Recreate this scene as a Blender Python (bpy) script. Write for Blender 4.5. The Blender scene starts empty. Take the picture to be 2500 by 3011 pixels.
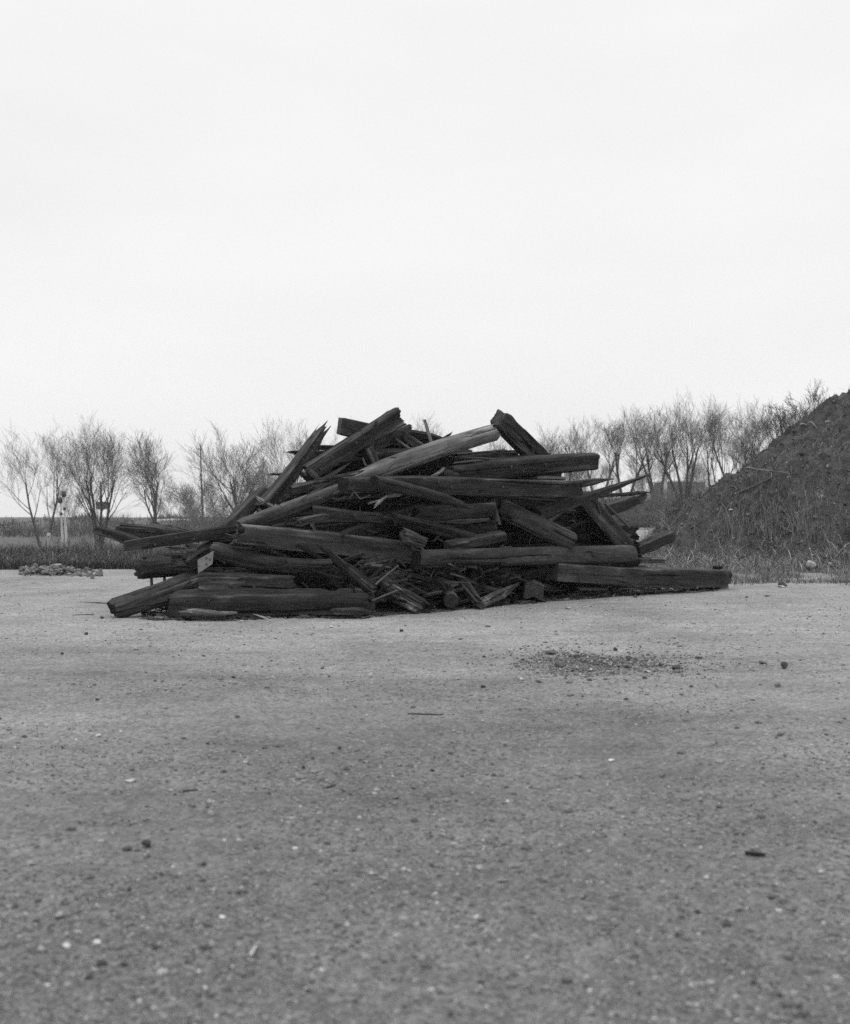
import bpy, math, random
import numpy as np
from mathutils import Vector, Matrix

random.seed(5)
scene = bpy.context.scene
COL = scene.collection
FP, H, YH = 3515.0, 1.5, 1490.0          # focal length in photo pixels, eye height, horizon row
CROPS = {1: (260, 1150, 2.725), 2: (800, 1150, 2.725), 3: (1400, 1150, 2.725),
         4: (1900, 1150, 3.0), 5: (80, 1150, 3.0), 0: (0, 0, 1.0)}

def full(c, x, y):
    o = CROPS[c]
    return o[0] + x / o[2], o[1] + y / o[2]

def unproject(px, py, D):
    return Vector(((px - 1250) * D / FP, D, H - (py - YH) * D / FP))

def front(px):
    """distance of the pile's front edge, which runs away from the camera to the right"""
    return 16.3 + 5.5 * min(max((px - 1090) / 1050, 0), 1)

def on_ground(px, py):
    D = H * FP / (py - YH)
    return Vector(((px - 1250) * D / FP, D, 0)), D

# ------------------------------------------------------------------ helpers
def np_mesh(name, V, quads=None, tris=None, qmat=None, tmat=None, smooth=True):
    me = bpy.data.meshes.new(name)
    V = np.asarray(V, dtype=np.float32)
    nq = 0 if quads is None else len(quads)
    nt = 0 if tris is None else len(tris)
    me.vertices.add(len(V)); me.vertices.foreach_set('co', V.ravel())
    loops = []; starts = []
    if nq:
        q = np.asarray(quads, dtype=np.int32); loops.append(q.ravel()); starts.append(np.arange(nq) * 4)
    if nt:
        t = np.asarray(tris, dtype=np.int32); loops.append(t.ravel()); starts.append(nq * 4 + np.arange(nt) * 3)
    loops = np.concatenate(loops).astype(np.int32); starts = np.concatenate(starts).astype(np.int32)
    me.loops.add(len(loops)); me.loops.foreach_set('vertex_index', loops)
    me.polygons.add(nq + nt); me.polygons.foreach_set('loop_start', starts)
    mi = np.zeros(nq + nt, dtype=np.int32)
    if qmat is not None: mi[:nq] = qmat
    if tmat is not None: mi[nq:] = tmat
    me.polygons.foreach_set('material_index', mi)
    me.polygons.foreach_set('use_smooth', np.full(nq + nt, bool(smooth)))
    me.update(calc_edges=True); me.validate()
    return me

def link(name, me, mat=None, parent=None, loc=None):
    o = bpy.data.objects.new(name, me)
    COL.objects.link(o)
    if mat is not None and me is not None:
        for m in (mat if isinstance(mat, (list, tuple)) else [mat]):
            me.materials.append(m)
    if parent is not None: o.parent = parent
    if loc is not None: o.location = loc
    return o

def tag(o, label=None, cat=None, group=None, kind=None):
    if label: o['label'] = label
    if cat: o['category'] = cat
    if group: o['group'] = group
    if kind: o['kind'] = kind
    return o

def tint_attr(me, vals):
    a = me.attributes.new('tint', 'FLOAT', 'POINT')
    a.data.foreach_set('value', np.asarray(vals, dtype=np.float32))

def fourier(rng, n, mlo, mhi, f, amp):
    return [(int(rng.integers(mlo, mhi + 1)), rng.uniform(-f, f), rng.uniform(0, 6.283), amp * rng.uniform(.5, 1.5)) for _ in range(n)]

def ev(comps, T, X):
    r = np.zeros(np.broadcast(T, X).shape)
    for m, f, ph, a in comps:
        r = r + a * np.cos(m * T + f * X + ph)
    return r

def sstep(x, a, b):
    t = np.clip((x - a) / (b - a), 0, 1)
    return t * t * (3 - 2 * t)

class Noise2:
    """smooth value noise on the plane"""
    def __init__(self, seed):
        self.g = np.random.default_rng(seed).random((256, 256))
    def __call__(self, x, y):
        x = np.asarray(x, float); y = np.asarray(y, float)
        xi = np.floor(x).astype(int); yi = np.floor(y).astype(int)
        fx = x - xi; fy = y - yi
        fx = fx * fx * (3 - 2 * fx); fy = fy * fy * (3 - 2 * fy)
        g = self.g
        a = g[xi & 255, yi & 255]; b = g[(xi + 1) & 255, yi & 255]
        c = g[xi & 255, (yi + 1) & 255]; d = g[(xi + 1) & 255, (yi + 1) & 255]
        return (a + (b - a) * fx) * (1 - fy) + (c + (d - c) * fx) * fy
    def fbm(self, x, y, o=4):
        r = 0; a = .5; t = 0
        for k in range(o):
            r = r + a * self(x * 2 ** k + 17 * k, y * 2 ** k + 31 * k); t += a; a *= .5
        return r / t - .5
NZ = Noise2(11)

# ------------------------------------------------------------------ materials
def new_mat(name, rough=.9, spec=.3):
    m = bpy.data.materials.new(name); m.use_nodes = True
    nt = m.node_tree; b = nt.nodes['Principled BSDF']
    b.inputs['Roughness'].default_value = rough
    b.inputs['Specular IOR Level'].default_value = spec
    return m, nt, b

def nd(nt, typ, **kw):
    n = nt.nodes.new(typ)
    for k, v in kw.items():
        if k in n.inputs: n.inputs[k].default_value = v
        else: setattr(n, k, v)
    return n

def ramp(nt, src, stops):
    r = nt.nodes.new('ShaderNodeValToRGB')
    el = r.color_ramp.elements
    while len(el) < len(stops): el.new(.5)
    for e, (p, v) in zip(el, stops):
        e.position = p; e.color = (v, v, v, 1)
    nt.links.new(src, r.inputs['Fac'])
    return r.outputs['Color']

def mul(nt, a, b, op='MULTIPLY'):
    m = nt.nodes.new('ShaderNodeMix'); m.data_type = 'RGBA'; m.blend_type = op
    m.inputs[0].default_value = 1
    for s, i in ((a, 6), (b, 7)):
        if isinstance(s, (int, float)): m.inputs[i].default_value = (s, s, s, 1)
        else: nt.links.new(s, m.inputs[i])
    return m.outputs[2]

def noise(nt, scale, detail=6, mapping=None, rough=.6, coord='Object'):
    tc = nt.nodes.new('ShaderNodeTexCoord')
    mp = nt.nodes.new('ShaderNodeMapping')
    if mapping: mp.inputs['Scale'].default_value = mapping
    nt.links.new(tc.outputs[coord], mp.inputs['Vector'])
    n = nd(nt, 'ShaderNodeTexNoise', Scale=scale, Detail=detail, Roughness=rough)
    nt.links.new(mp.outputs['Vector'], n.inputs['Vector'])
    return n.outputs['Fac']

def bump(nt, b, h, strength, dist):
    bp = nd(nt, 'ShaderNodeBump', Strength=strength, Distance=dist)
    nt.links.new(h, bp.inputs['Height'])
    nt.links.new(bp.outputs['Normal'], b.inputs['Normal'])

def wood_mat(name, lo, hi, patch, rough=.85, spec=.18):
    """grain runs along the timber's own x axis; object colour scales the tone of each piece"""
    m, nt, b = new_mat(name, rough, spec)
    oi = nt.nodes.new('ShaderNodeObjectInfo')
    tc = nt.nodes.new('ShaderNodeTexCoord')
    # per piece offset so no two pieces share their figure
    comb = nt.nodes.new('ShaderNodeVectorMath'); comb.operation = 'ADD'
    sc = nt.nodes.new('ShaderNodeMath'); sc.operation = 'MULTIPLY'; sc.inputs[1].default_value = 57.0
    nt.links.new(oi.outputs['Random'], sc.inputs[0])
    nt.links.new(tc.outputs['Object'], comb.inputs[0]); nt.links.new(sc.outputs[0], comb.inputs[1])
    def nz(scale, mapping, detail=6, rg=.65):
        mp = nt.nodes.new('ShaderNodeMapping'); mp.inputs['Scale'].default_value = mapping
        nt.links.new(comb.outputs[0], mp.inputs['Vector'])
        n = nd(nt, 'ShaderNodeTexNoise', Scale=scale, Detail=detail, Roughness=rg)
        nt.links.new(mp.outputs['Vector'], n.inputs['Vector'])
        return n.outputs['Fac']
    fine = nz(1, (2.2, 38, 38), 6)
    mid = nz(1, (.8, 7, 7), 7)
    blot = nz(1, (1.9, 4.6, 4.6), 9, .72)
    chip = nz(1, (3.5, 16, 16), 8, .72)
    g = ramp(nt, fine, [(.28, lo * 1.1), (.50, (lo + hi) * .5), (.74, hi * .92)])
    g = mul(nt, g, ramp(nt, mid, [(.30, .5), (.47, .95), (.70, 1.35)]))
    g = mul(nt, g, ramp(nt, blot, [(.30, .42), (.44, .85), (.55, 1.15), (.66, patch)]))
    g = mul(nt, g, ramp(nt, chip, [(.30, .30), (.42, 1.0), (.62, 1.0), (.72, patch)]))
    at = nd(nt, 'ShaderNodeAttribute', attribute_name='wear')
    wm = nt.nodes.new('ShaderNodeMath'); wm.operation = 'MULTIPLY'
    nt.links.new(at.outputs['Fac'], wm.inputs[0]); nt.links.new(chip, wm.inputs[1])
    g = mul(nt, g, ramp(nt, wm.outputs[0], [(.06, .85), (.22, 1.4), (.5, 3.2)]))   # bare wood where the edges are chipped
    g = mul(nt, g, oi.outputs['Color'])
    nt.links.new(g, b.inputs['Base Color'])
    hsum = nt.nodes.new('ShaderNodeMath'); hsum.operation = 'ADD'
    nt.links.new(fine, hsum.inputs[0]); nt.links.new(mid, hsum.inputs[1])
    bump(nt, b, hsum.outputs[0], .7, .025)
    return m

def end_mat(name, lo, hi):
    m, nt, b = new_mat(name, .95, .1)
    oi = nt.nodes.new('ShaderNodeObjectInfo')
    g = ramp(nt, noise(nt, 14, 8, (1, 1, 1), .75), [(.35, lo), (.6, hi)])
    tc = nt.nodes.new('ShaderNodeTexCoord')
    w = nd(nt, 'ShaderNodeTexWave', wave_type='RINGS', rings_direction='X', Scale=9, Distortion=4, Detail=3)
    nt.links.new(tc.outputs['Object'], w.inputs['Vector'])
    g = mul(nt, g, ramp(nt, w.outputs['Fac'], [(0, .72), (1, 1.15)]))
    g = mul(nt, g, oi.outputs['Color'])
    nt.links.new(g, b.inputs['Base Color'])
    bump(nt, b, noise(nt, 30, 6), .6, .02)
    return m

def mottled(name, lo, hi, scale, rough=.9, spec=.2, bs=.5, bd=.02, tint=False, mapping=None):
    m, nt, b = new_mat(name, rough, spec)
    f = noise(nt, scale, 8, mapping, .65)
    g = ramp(nt, f, [(.33, lo), (.67, hi)])
    if tint:
        at = nd(nt, 'ShaderNodeAttribute', attribute_name='tint')
        g = mul(nt, g, at.outputs['Fac'])
    oi = nt.nodes.new('ShaderNodeObjectInfo')
    g = mul(nt, g, oi.outputs['Color'])
    nt.links.new(g, b.inputs['Base Color'])
    if bs: bump(nt, b, f, bs, bd)
    return m

M_TAR = wood_mat('tarred_wood', .020, .041, 1.6)
M_GREY = wood_mat('weathered_wood', .036, .092, 1.9)
M_PALE = wood_mat('bleached_wood', .09, .19, 1.4)
M_ROT = wood_mat('rotten_wood', .03, .075, 4.0)
M_END = end_mat('end_grain', .018, .045)
M_STEEL = mottled('rusted_steel', .045, .09, 18, .7, .4, .3, .01)
M_STONE = mottled('stone', .10, .2, 9, bs=.6, bd=.03)
M_PEBBLE = mottled('gravel', .8, 1.1, 30, tint=True, bs=0)
M_BARK = mottled('bark', .06, .10, 6, bs=.5, bd=.03)
M_TWIG = mottled('twigs', .13, .18, 3, bs=0)
M_GRASS = mottled('dry_grass', .85, 1.1, 2, tint=True, bs=0)
M_PAINT = mottled('pale_paint', .45, .55, 3, .6, .3, bs=0)
M_DARKMETAL = mottled('dark_metal', .04, .07, 5, .6, .4, bs=0)
M_CONC = mottled('concrete', .42, .58, 1.2, bs=.2)
M_COLLAR = mottled('weathered_collar', .16, .26, 2, bs=0)
M_GLASS = mottled('window_glass', .05, .07, 1, .15, .6, bs=0)

# ground: pale dusty packed gravel, its tint darkened near the camera by painted lens vignetting
def ground_mat():
    m, nt, b = new_mat('packed_gravel', .95, .12)
    tc = nt.nodes.new('ShaderNodeTexCoord')
    def nz(scale, mp=(1, 1, 1), detail=6, rg=.6):
        mpn = nt.nodes.new('ShaderNodeMapping'); mpn.inputs['Scale'].default_value = mp
        nt.links.new(tc.outputs['Object'], mpn.inputs['Vector'])
        n = nd(nt, 'ShaderNodeTexNoise', Scale=scale, Detail=detail, Roughness=rg)
        nt.links.new(mpn.outputs['Vector'], n.inputs['Vector'])
        return n.outputs['Fac']
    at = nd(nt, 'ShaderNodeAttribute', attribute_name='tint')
    g = ramp(nt, nz(.55, (1, .8, 1), 7, .62), [(.32, .74), (.5, 1.0), (.68, 1.18)])
    g = mul(nt, g, ramp(nt, nz(5, (1, 1, 1), 6, .7), [(.3, .82), (.5, 1), (.7, 1.12)]))
    g = mul(nt, g, ramp(nt, nz(45, (1, 1, 1), 4, .75), [(.3, .60), (.48, 1), (.7, 1.3)]))
    g = mul(nt, g, ramp(nt, nz(1.3, (.35, 2.4, 1), 7, .7), [(.3, .84), (.52, 1), (.7, 1.10)]))
    v = nd(nt, 'ShaderNodeTexVoronoi', Scale=38); nt.links.new(tc.outputs['Object'], v.inputs['Vector'])
    bw = nt.nodes.new('ShaderNodeRGBToBW'); nt.links.new(v.outputs['Color'], bw.inputs[0])
    g = mul(nt, g, ramp(nt, bw.outputs[0], [(.1, .72), (.5, 1), (.9, 1.3)]))
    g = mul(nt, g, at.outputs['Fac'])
    nt.links.new(g, b.inputs['Base Color'])
    hs = nt.nodes.new('ShaderNodeMath'); hs.operation = 'ADD'
    nt.links.new(nz(45, (1, 1, 1), 5, .7), hs.inputs[0]); nt.links.new(nz(12, (1, 1, 1), 4), hs.inputs[1])
    bump(nt, b, hs.outputs[0], .8, .02)
    return m
M_GROUND = ground_mat()
M_SOIL = mottled('dark_soil', .03, .095, 3.5, bs=1, bd=.2)
M_HILL = mottled('far_hill', .05, .085, .05, bs=0)

# ------------------------------------------------------------------ sky, sun, camera, air
SUN_EL, SUN_AZ = math.radians(62), math.radians(-25)   # azimuth measured from +Y towards +X
w = bpy.data.worlds.new('World'); scene.world = w; w.use_nodes = True
nt = w.node_tree; bg = nt.nodes['Background']
sky = nt.nodes.new('ShaderNodeTexSky'); sky.sky_type = 'NISHITA'; sky.sun_disc = False
sky.sun_elevation = SUN_EL; sky.sun_rotation = SUN_AZ
bw = nt.nodes.new('ShaderNodeRGBToBW'); nt.links.new(sky.outputs[0], bw.inputs[0])
clouds = ramp(nt, noise(nt, 2.2, 5, (1, 1, 3.2), .5, 'Generated'), [(.3, .92), (.7, 1.0)])
geo = nt.nodes.new('ShaderNodeTexCoord'); sep = nt.nodes.new('ShaderNodeSeparateXYZ')
nt.links.new(geo.outputs['Generated'], sep.inputs[0])
mr = nd(nt, 'ShaderNodeMapRange'); mr.interpolation_type = 'SMOOTHSTEP'
for k_, v_ in zip(('From Min', 'From Max', 'To Min', 'To Max'), (.40, 1.0, 9.75, 26.0)): mr.inputs[k_].default_value = v_
nt.links.new(sep.outputs['Z'], mr.inputs['Value'])          # an overcast sky is brightest overhead
cl = mul(nt, clouds, mr.outputs[0])
mx = nt.nodes.new('ShaderNodeMix'); mx.data_type = 'RGBA'; mx.inputs[0].default_value = .94
nt.links.new(bw.outputs[0], mx.inputs[6]); nt.links.new(cl, mx.inputs[7])
nt.links.new(mx.outputs[2], bg.inputs['Color']); bg.inputs['Strength'].default_value = .1

sl = bpy.data.lights.new('sun', 'SUN'); sl.energy = .6; sl.angle = math.radians(35); sl.color = (1, .99, .975)
so = bpy.data.objects.new('sun', sl); COL.objects.link(so)
sd = Vector((math.sin(SUN_AZ) * math.cos(SUN_EL), math.cos(SUN_AZ) * math.cos(SUN_EL), math.sin(SUN_EL)))
so.rotation_euler = sd.to_track_quat('Z', 'Y').to_euler()

cd = bpy.data.cameras.new('camera'); cam = bpy.data.objects.new('camera', cd); COL.objects.link(cam)
cam.location = (0, 0, H); cam.rotation_euler = (math.radians(90), 0, 0)
cd.sensor_fit = 'VERTICAL'; cd.sensor_height = 128.5; cd.sensor_width = 128.5 * 850 / 1024
cd.lens = FP / 3011 * 128.5
cd.shift_y = -(1505.5 - YH) / 3011
cd.clip_start = .1; cd.clip_end = 2000
cd.dof.use_dof = True; cd.dof.focus_distance = 18.5; cd.dof.aperture_fstop = 8
scene.camera = cam
vs = scene.view_settings
vs.view_transform = 'Standard'; vs.look = 'None'; vs.exposure = 0; vs.gamma = 1; vs.use_curve_mapping = False
scene.render.film_transparent = False
scene.cycles.use_denoising = False

HAZE = .0005
def haze_box():
    x0, x1, y0, y1, z0, z1 = -270, 270, -70, 455, -6, 18
    V = [(x, y, z) for x in (x0, x1) for y in (y0, y1) for z in (z0, z1)]
    F = [(0, 1, 3, 2), (4, 6, 7, 5), (0, 4, 5, 1), (2, 3, 7, 6), (0, 2, 6, 4), (1, 5, 7, 3)]
    me = bpy.data.meshes.new('haze'); me.from_pydata(V, [], F); me.update()
    m = bpy.data.materials.new('haze_air'); m.use_nodes = True
    nt = m.node_tree
    for n in list(nt.nodes):
        if n.type != 'OUTPUT_MATERIAL': nt.nodes.remove(n)
    out = [n for n in nt.nodes if n.type == 'OUTPUT_MATERIAL'][0]
    pv = nt.nodes.new('ShaderNodeVolumePrincipled')
    pv.inputs['Color'].default_value = (.97, .97, .97, 1); pv.inputs['Density'].default_value = HAZE; pv.inputs['Anisotropy'].default_value = .8
    nt.links.new(pv.outputs[0], out.inputs['Volume'])
    o = link('haze', me, m); tag(o, 'thin pale winter haze over the lot', 'haze', kind='stuff')
haze_box()
# ------------------------------------------------------------------ terrain
def terrain(x, y):
    x = np.asarray(x, float); y = np.asarray(y, float)
    u = x / np.maximum(y, 1)
    left = 1 - sstep(u, -.10, .02)
    z = -left * (1.6 * sstep(y, 28.5, 60) + .8 * sstep(y, 90, 150))
    z = z + (1 - left) * 1.35 * sstep(y, 79, 90)
    return z

def ground_height(x, y):
    near = 1 - sstep(y, 18, 40)
    z = terrain(x, y)
    z = z + near * (.05 * NZ.fbm(x * .5, y * .5, 3) + .022 * NZ.fbm(x * 3.1, y * 3.1, 3))
    # shallow wheel ruts crossing the lot
    for (c, s, a) in ((9.2, .10, .018), (10.9, .10, .016), (13.4, -.06, .012), (6.6, .16, .012)):
        d = y - (c + s * x); z = z - near * a * np.exp(-(d / .22) ** 2)
    z = z + (1 - near) * .25 * NZ.fbm(x * .12, y * .12, 3) * sstep(y, 30, 50)
    return z

def build_ground():
    xs = 3 * np.sinh(np.linspace(-5.15, 5.15, 300))
    ys = np.concatenate([-60 + np.arange(12) * 5., np.geomspace(1.2, 60, 260), np.geomspace(62, 445, 50)])
    X, Y = np.meshgrid(xs, ys)
    Z = ground_height(X, Y)
    n, m = X.shape
    V = np.stack([X, Y, Z], -1).reshape(-1, 3)
    i = np.arange((n - 1) * m).reshape(n - 1, m)[:, :-1].ravel()
    Q = np.stack([i, i + 1, i + 1 + m, i + m], -1)
    me = np_mesh('ground', V, Q)
    # lens vignetting painted into the ground tint: darker towards the camera
    vignette = sstep(Y + 1.2 * NZ.fbm(X * .4, Y * .4, 3) * 4, 2.5, 15)
    t = .132 + .094 * vignette + .05 * NZ.fbm(X * .35 + 9, Y * .6, 4)
    t = t * (1 - .42 * np.exp(-((X - 1.57) / .55) ** 2 - ((Y - 11.5) / .6) ** 2))   # scuffed dark dirt
    # faint darker wheel tracks
    for (c_, s_) in ((6.2, .22), (7.9, .22), (10.2, -.10), (12.0, -.10), (4.6, .45)):
        t = t * (1 - .11 * np.exp(-((Y - c_ - s_ * X - .02 * X * X) / .25) ** 2))
    off = np.maximum(sstep(Y, 28.3, 29.5) * (1 - sstep(X / np.maximum(Y, 1), -.1, .0)), sstep(Y, 79, 82))
    t = t * (1 - off) + (.07 + .02 * sstep(Y, 60, 110)) * off
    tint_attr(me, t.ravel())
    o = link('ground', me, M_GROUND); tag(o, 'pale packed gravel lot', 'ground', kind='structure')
build_ground()

def gz(x, y): return float(ground_height(np.array(x), np.array(y)))

# ------------------------------------------------------------------ pebbles
def ico():
    t = (1 + 5 ** .5) / 2
    v = np.array([(-1, t, 0), (1, t, 0), (-1, -t, 0), (1, -t, 0), (0, -1, t), (0, 1, t), (0, -1, -t), (0, 1, -t), (t, 0, -1), (t, 0, 1), (-t, 0, -1), (-t, 0, 1)], float)
    v /= np.linalg.norm(v[0])
    f = np.array([(0, 11, 5), (0, 5, 1), (0, 1, 7), (0, 7, 10), (0, 10, 11), (1, 5, 9), (5, 11, 4), (11, 10, 2), (10, 7, 6), (7, 1, 8),
                  (3, 9, 4), (3, 4, 2), (3, 2, 6), (3, 6, 8), (3, 8, 9), (4, 9, 5), (2, 4, 11), (6, 2, 10), (8, 6, 7), (9, 8, 1)])
    return v, f
ICOV, ICOF = ico()

def pebbles(name, P, S, rng, tints, flat=.6, smooth=False, stretch=.35):
    n = len(P)
    A = rng.uniform(0, 6.283, n); ca, sa = np.cos(A), np.sin(A)
    V = ICOV[None] * (1 + rng.uniform(-.28, .28, (n, 12, 1)))
    sx = S * (1 + rng.uniform(-stretch, stretch * 1.6, n)); sy = S * (1 + rng.uniform(-stretch, stretch * .5, n)); sz = S * flat * rng.uniform(.6, 1.3, n)
    x = V[..., 0] * sx[:, None]; y = V[..., 1] * sy[:, None]; z = V[..., 2] * sz[:, None]
    W = np.stack([x * ca[:, None] - y * sa[:, None], x * sa[:, None] + y * ca[:, None], z], -1) + P[:, None, :]
    W[..., 2] += (sz * .35)[:, None]
    T = ICOF[None] + (np.arange(n) * 12)[:, None, None]
    me = np_mesh(name, W.reshape(-1, 3), None, T.reshape(-1, 3), smooth=smooth)
    tint_attr(me, np.repeat(tints, 12))
    return me

def gravel():
    rng = np.random.default_rng(3)
    n = 60000
    # spread evenly over the photographed rows, thinned into patches
    row = rng.uniform(1700, 3060, n) ** 1.0
    D = H * FP / (row - YH)
    px = rng.uniform(-60, 2560, n)
    x = (px - 1250) * D / FP
    dens = NZ.fbm(x * .7 + 40, D * .7, 3) + .16 * sstep(D, 9, 4) + .12 * sstep(x / D, .12, .26)
    k = rng.random(n) < np.clip(.42 + 2.2 * dens, .04, 1)
    x, D = x[k], D[k]; n = len(x)
    s = .0029 * D ** .35 * np.exp(rng.normal(0, .40, n))
    big = rng.random(n) < .012; s[big] *= 2.1
    P = np.stack([x, D, ground_height(x, D)], -1)
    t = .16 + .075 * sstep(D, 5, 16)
    t = t * np.exp(rng.normal(0, .30, n))
    pale = rng.random(n) < .008; t[pale] = rng.uniform(.34, .55, pale.sum())
    dark = rng.random(n) < .06; t[dark] = rng.uniform(.04, .09, dark.sum())
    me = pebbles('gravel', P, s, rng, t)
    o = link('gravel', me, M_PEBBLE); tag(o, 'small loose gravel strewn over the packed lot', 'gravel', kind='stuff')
gravel()

def dirt_patch():
    rng = np.random.default_rng(8)
    n = 7000
    px = rng.normal(1745, 165, n); py = 1950 + rng.normal(0, 26, n) - 10 * np.sin((px - 1500) / 140)
    D = H * FP / (py - YH); x = (px - 1250) * D / FP
    kp = NZ.fbm(x * 1.6 + 7, D * 1.2 + 3, 3) + .25 * rng.random(n) > .08
    px, py, D, x = px[kp], py[kp], D[kp], x[kp]; n = len(x)
    s = .0050 * np.exp(rng.normal(0, .55, n)); s[:30] *= 2.2
    heap = .02 * np.exp(-((px - 1735) / 160) ** 2 - ((py - 1948) / 26) ** 2) * rng.random(n)
    P = np.stack([x, D, ground_height(x, D) + heap], -1)
    t = np.exp(rng.normal(math.log(.13), .45, n)); t[rng.random(n) < .06] = .35
    me = pebbles('dirt', P, s, rng, t, .75)
    o = link('dirt', me, M_PEBBLE); tag(o, 'dark crumbly scuffed dirt on the gravel to the right of centre', 'dirt', kind='stuff')
dirt_patch()

# ------------------------------------------------------------------ single stones
def rock_mesh(seed, sub=3, jag=.22):
    import bmesh
    rng = np.random.default_rng(seed)
    bm = bmesh.new(); bmesh.ops.create_icosphere(bm, subdivisions=sub, radius=1)
    planes = [(Vector(rng.normal(0, 1, 3)).normalized(), rng.uniform(.42, .85)) for _ in range(14)]
    ph = rng.uniform(0, 6, (6, 3)); fr = rng.uniform(1, 3.5, (6, 3))
    for v in bm.verts:
        d = v.co.normalized()
        r = 1 + jag * .35 * sum(math.sin(fr[i][0] * d.x + ph[i][0]) * math.sin(fr[i][1] * d.y + ph[i][1]) * math.cos(fr[i][2] * d.z + ph[i][2]) for i in range(6))
        p = d * r
        for nrm, h in planes:
            e = p.dot(nrm) - h
            if e > 0: p -= nrm * e * .85
        v.co = p
    me = bpy.data.meshes.new('stone'); bm.to_mesh(me); bm.free()
    for p in me.polygons: p.use_smooth = True
    return me

def stone(px, py, wpx, hpx, tone, label, cat='stone', name='stone', seed=None, D=None, group=None, z=None, deep=.9):
    if D is None: p, D = on_ground(px, py); p.z = gz(p.x, p.y)
    else: p = unproject(px, py, D)
    if z is not None: p.z = z
    wx = wpx * D / FP / 2; hz = hpx * D / FP / 2
    sd = seed if seed is not None else int(px * 7 + py)
    me = rock_mesh(sd)
    o = link(name, me, M_STONE)
    co = np.empty(len(me.vertices) * 3, dtype=np.float32); me.vertices.foreach_get('co', co); co = co.reshape(-1, 3)
    ext = np.abs(co).max(0); co = co / ext * np.array([wx, wx * deep, hz]); co[:, 2] += hz * .8
    me.vertices.foreach_set('co', co.ravel()); me.update()
    o.location = p; o.color = (tone, tone, tone, 1)
    tag(o, label, cat, group)
    return o

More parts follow.
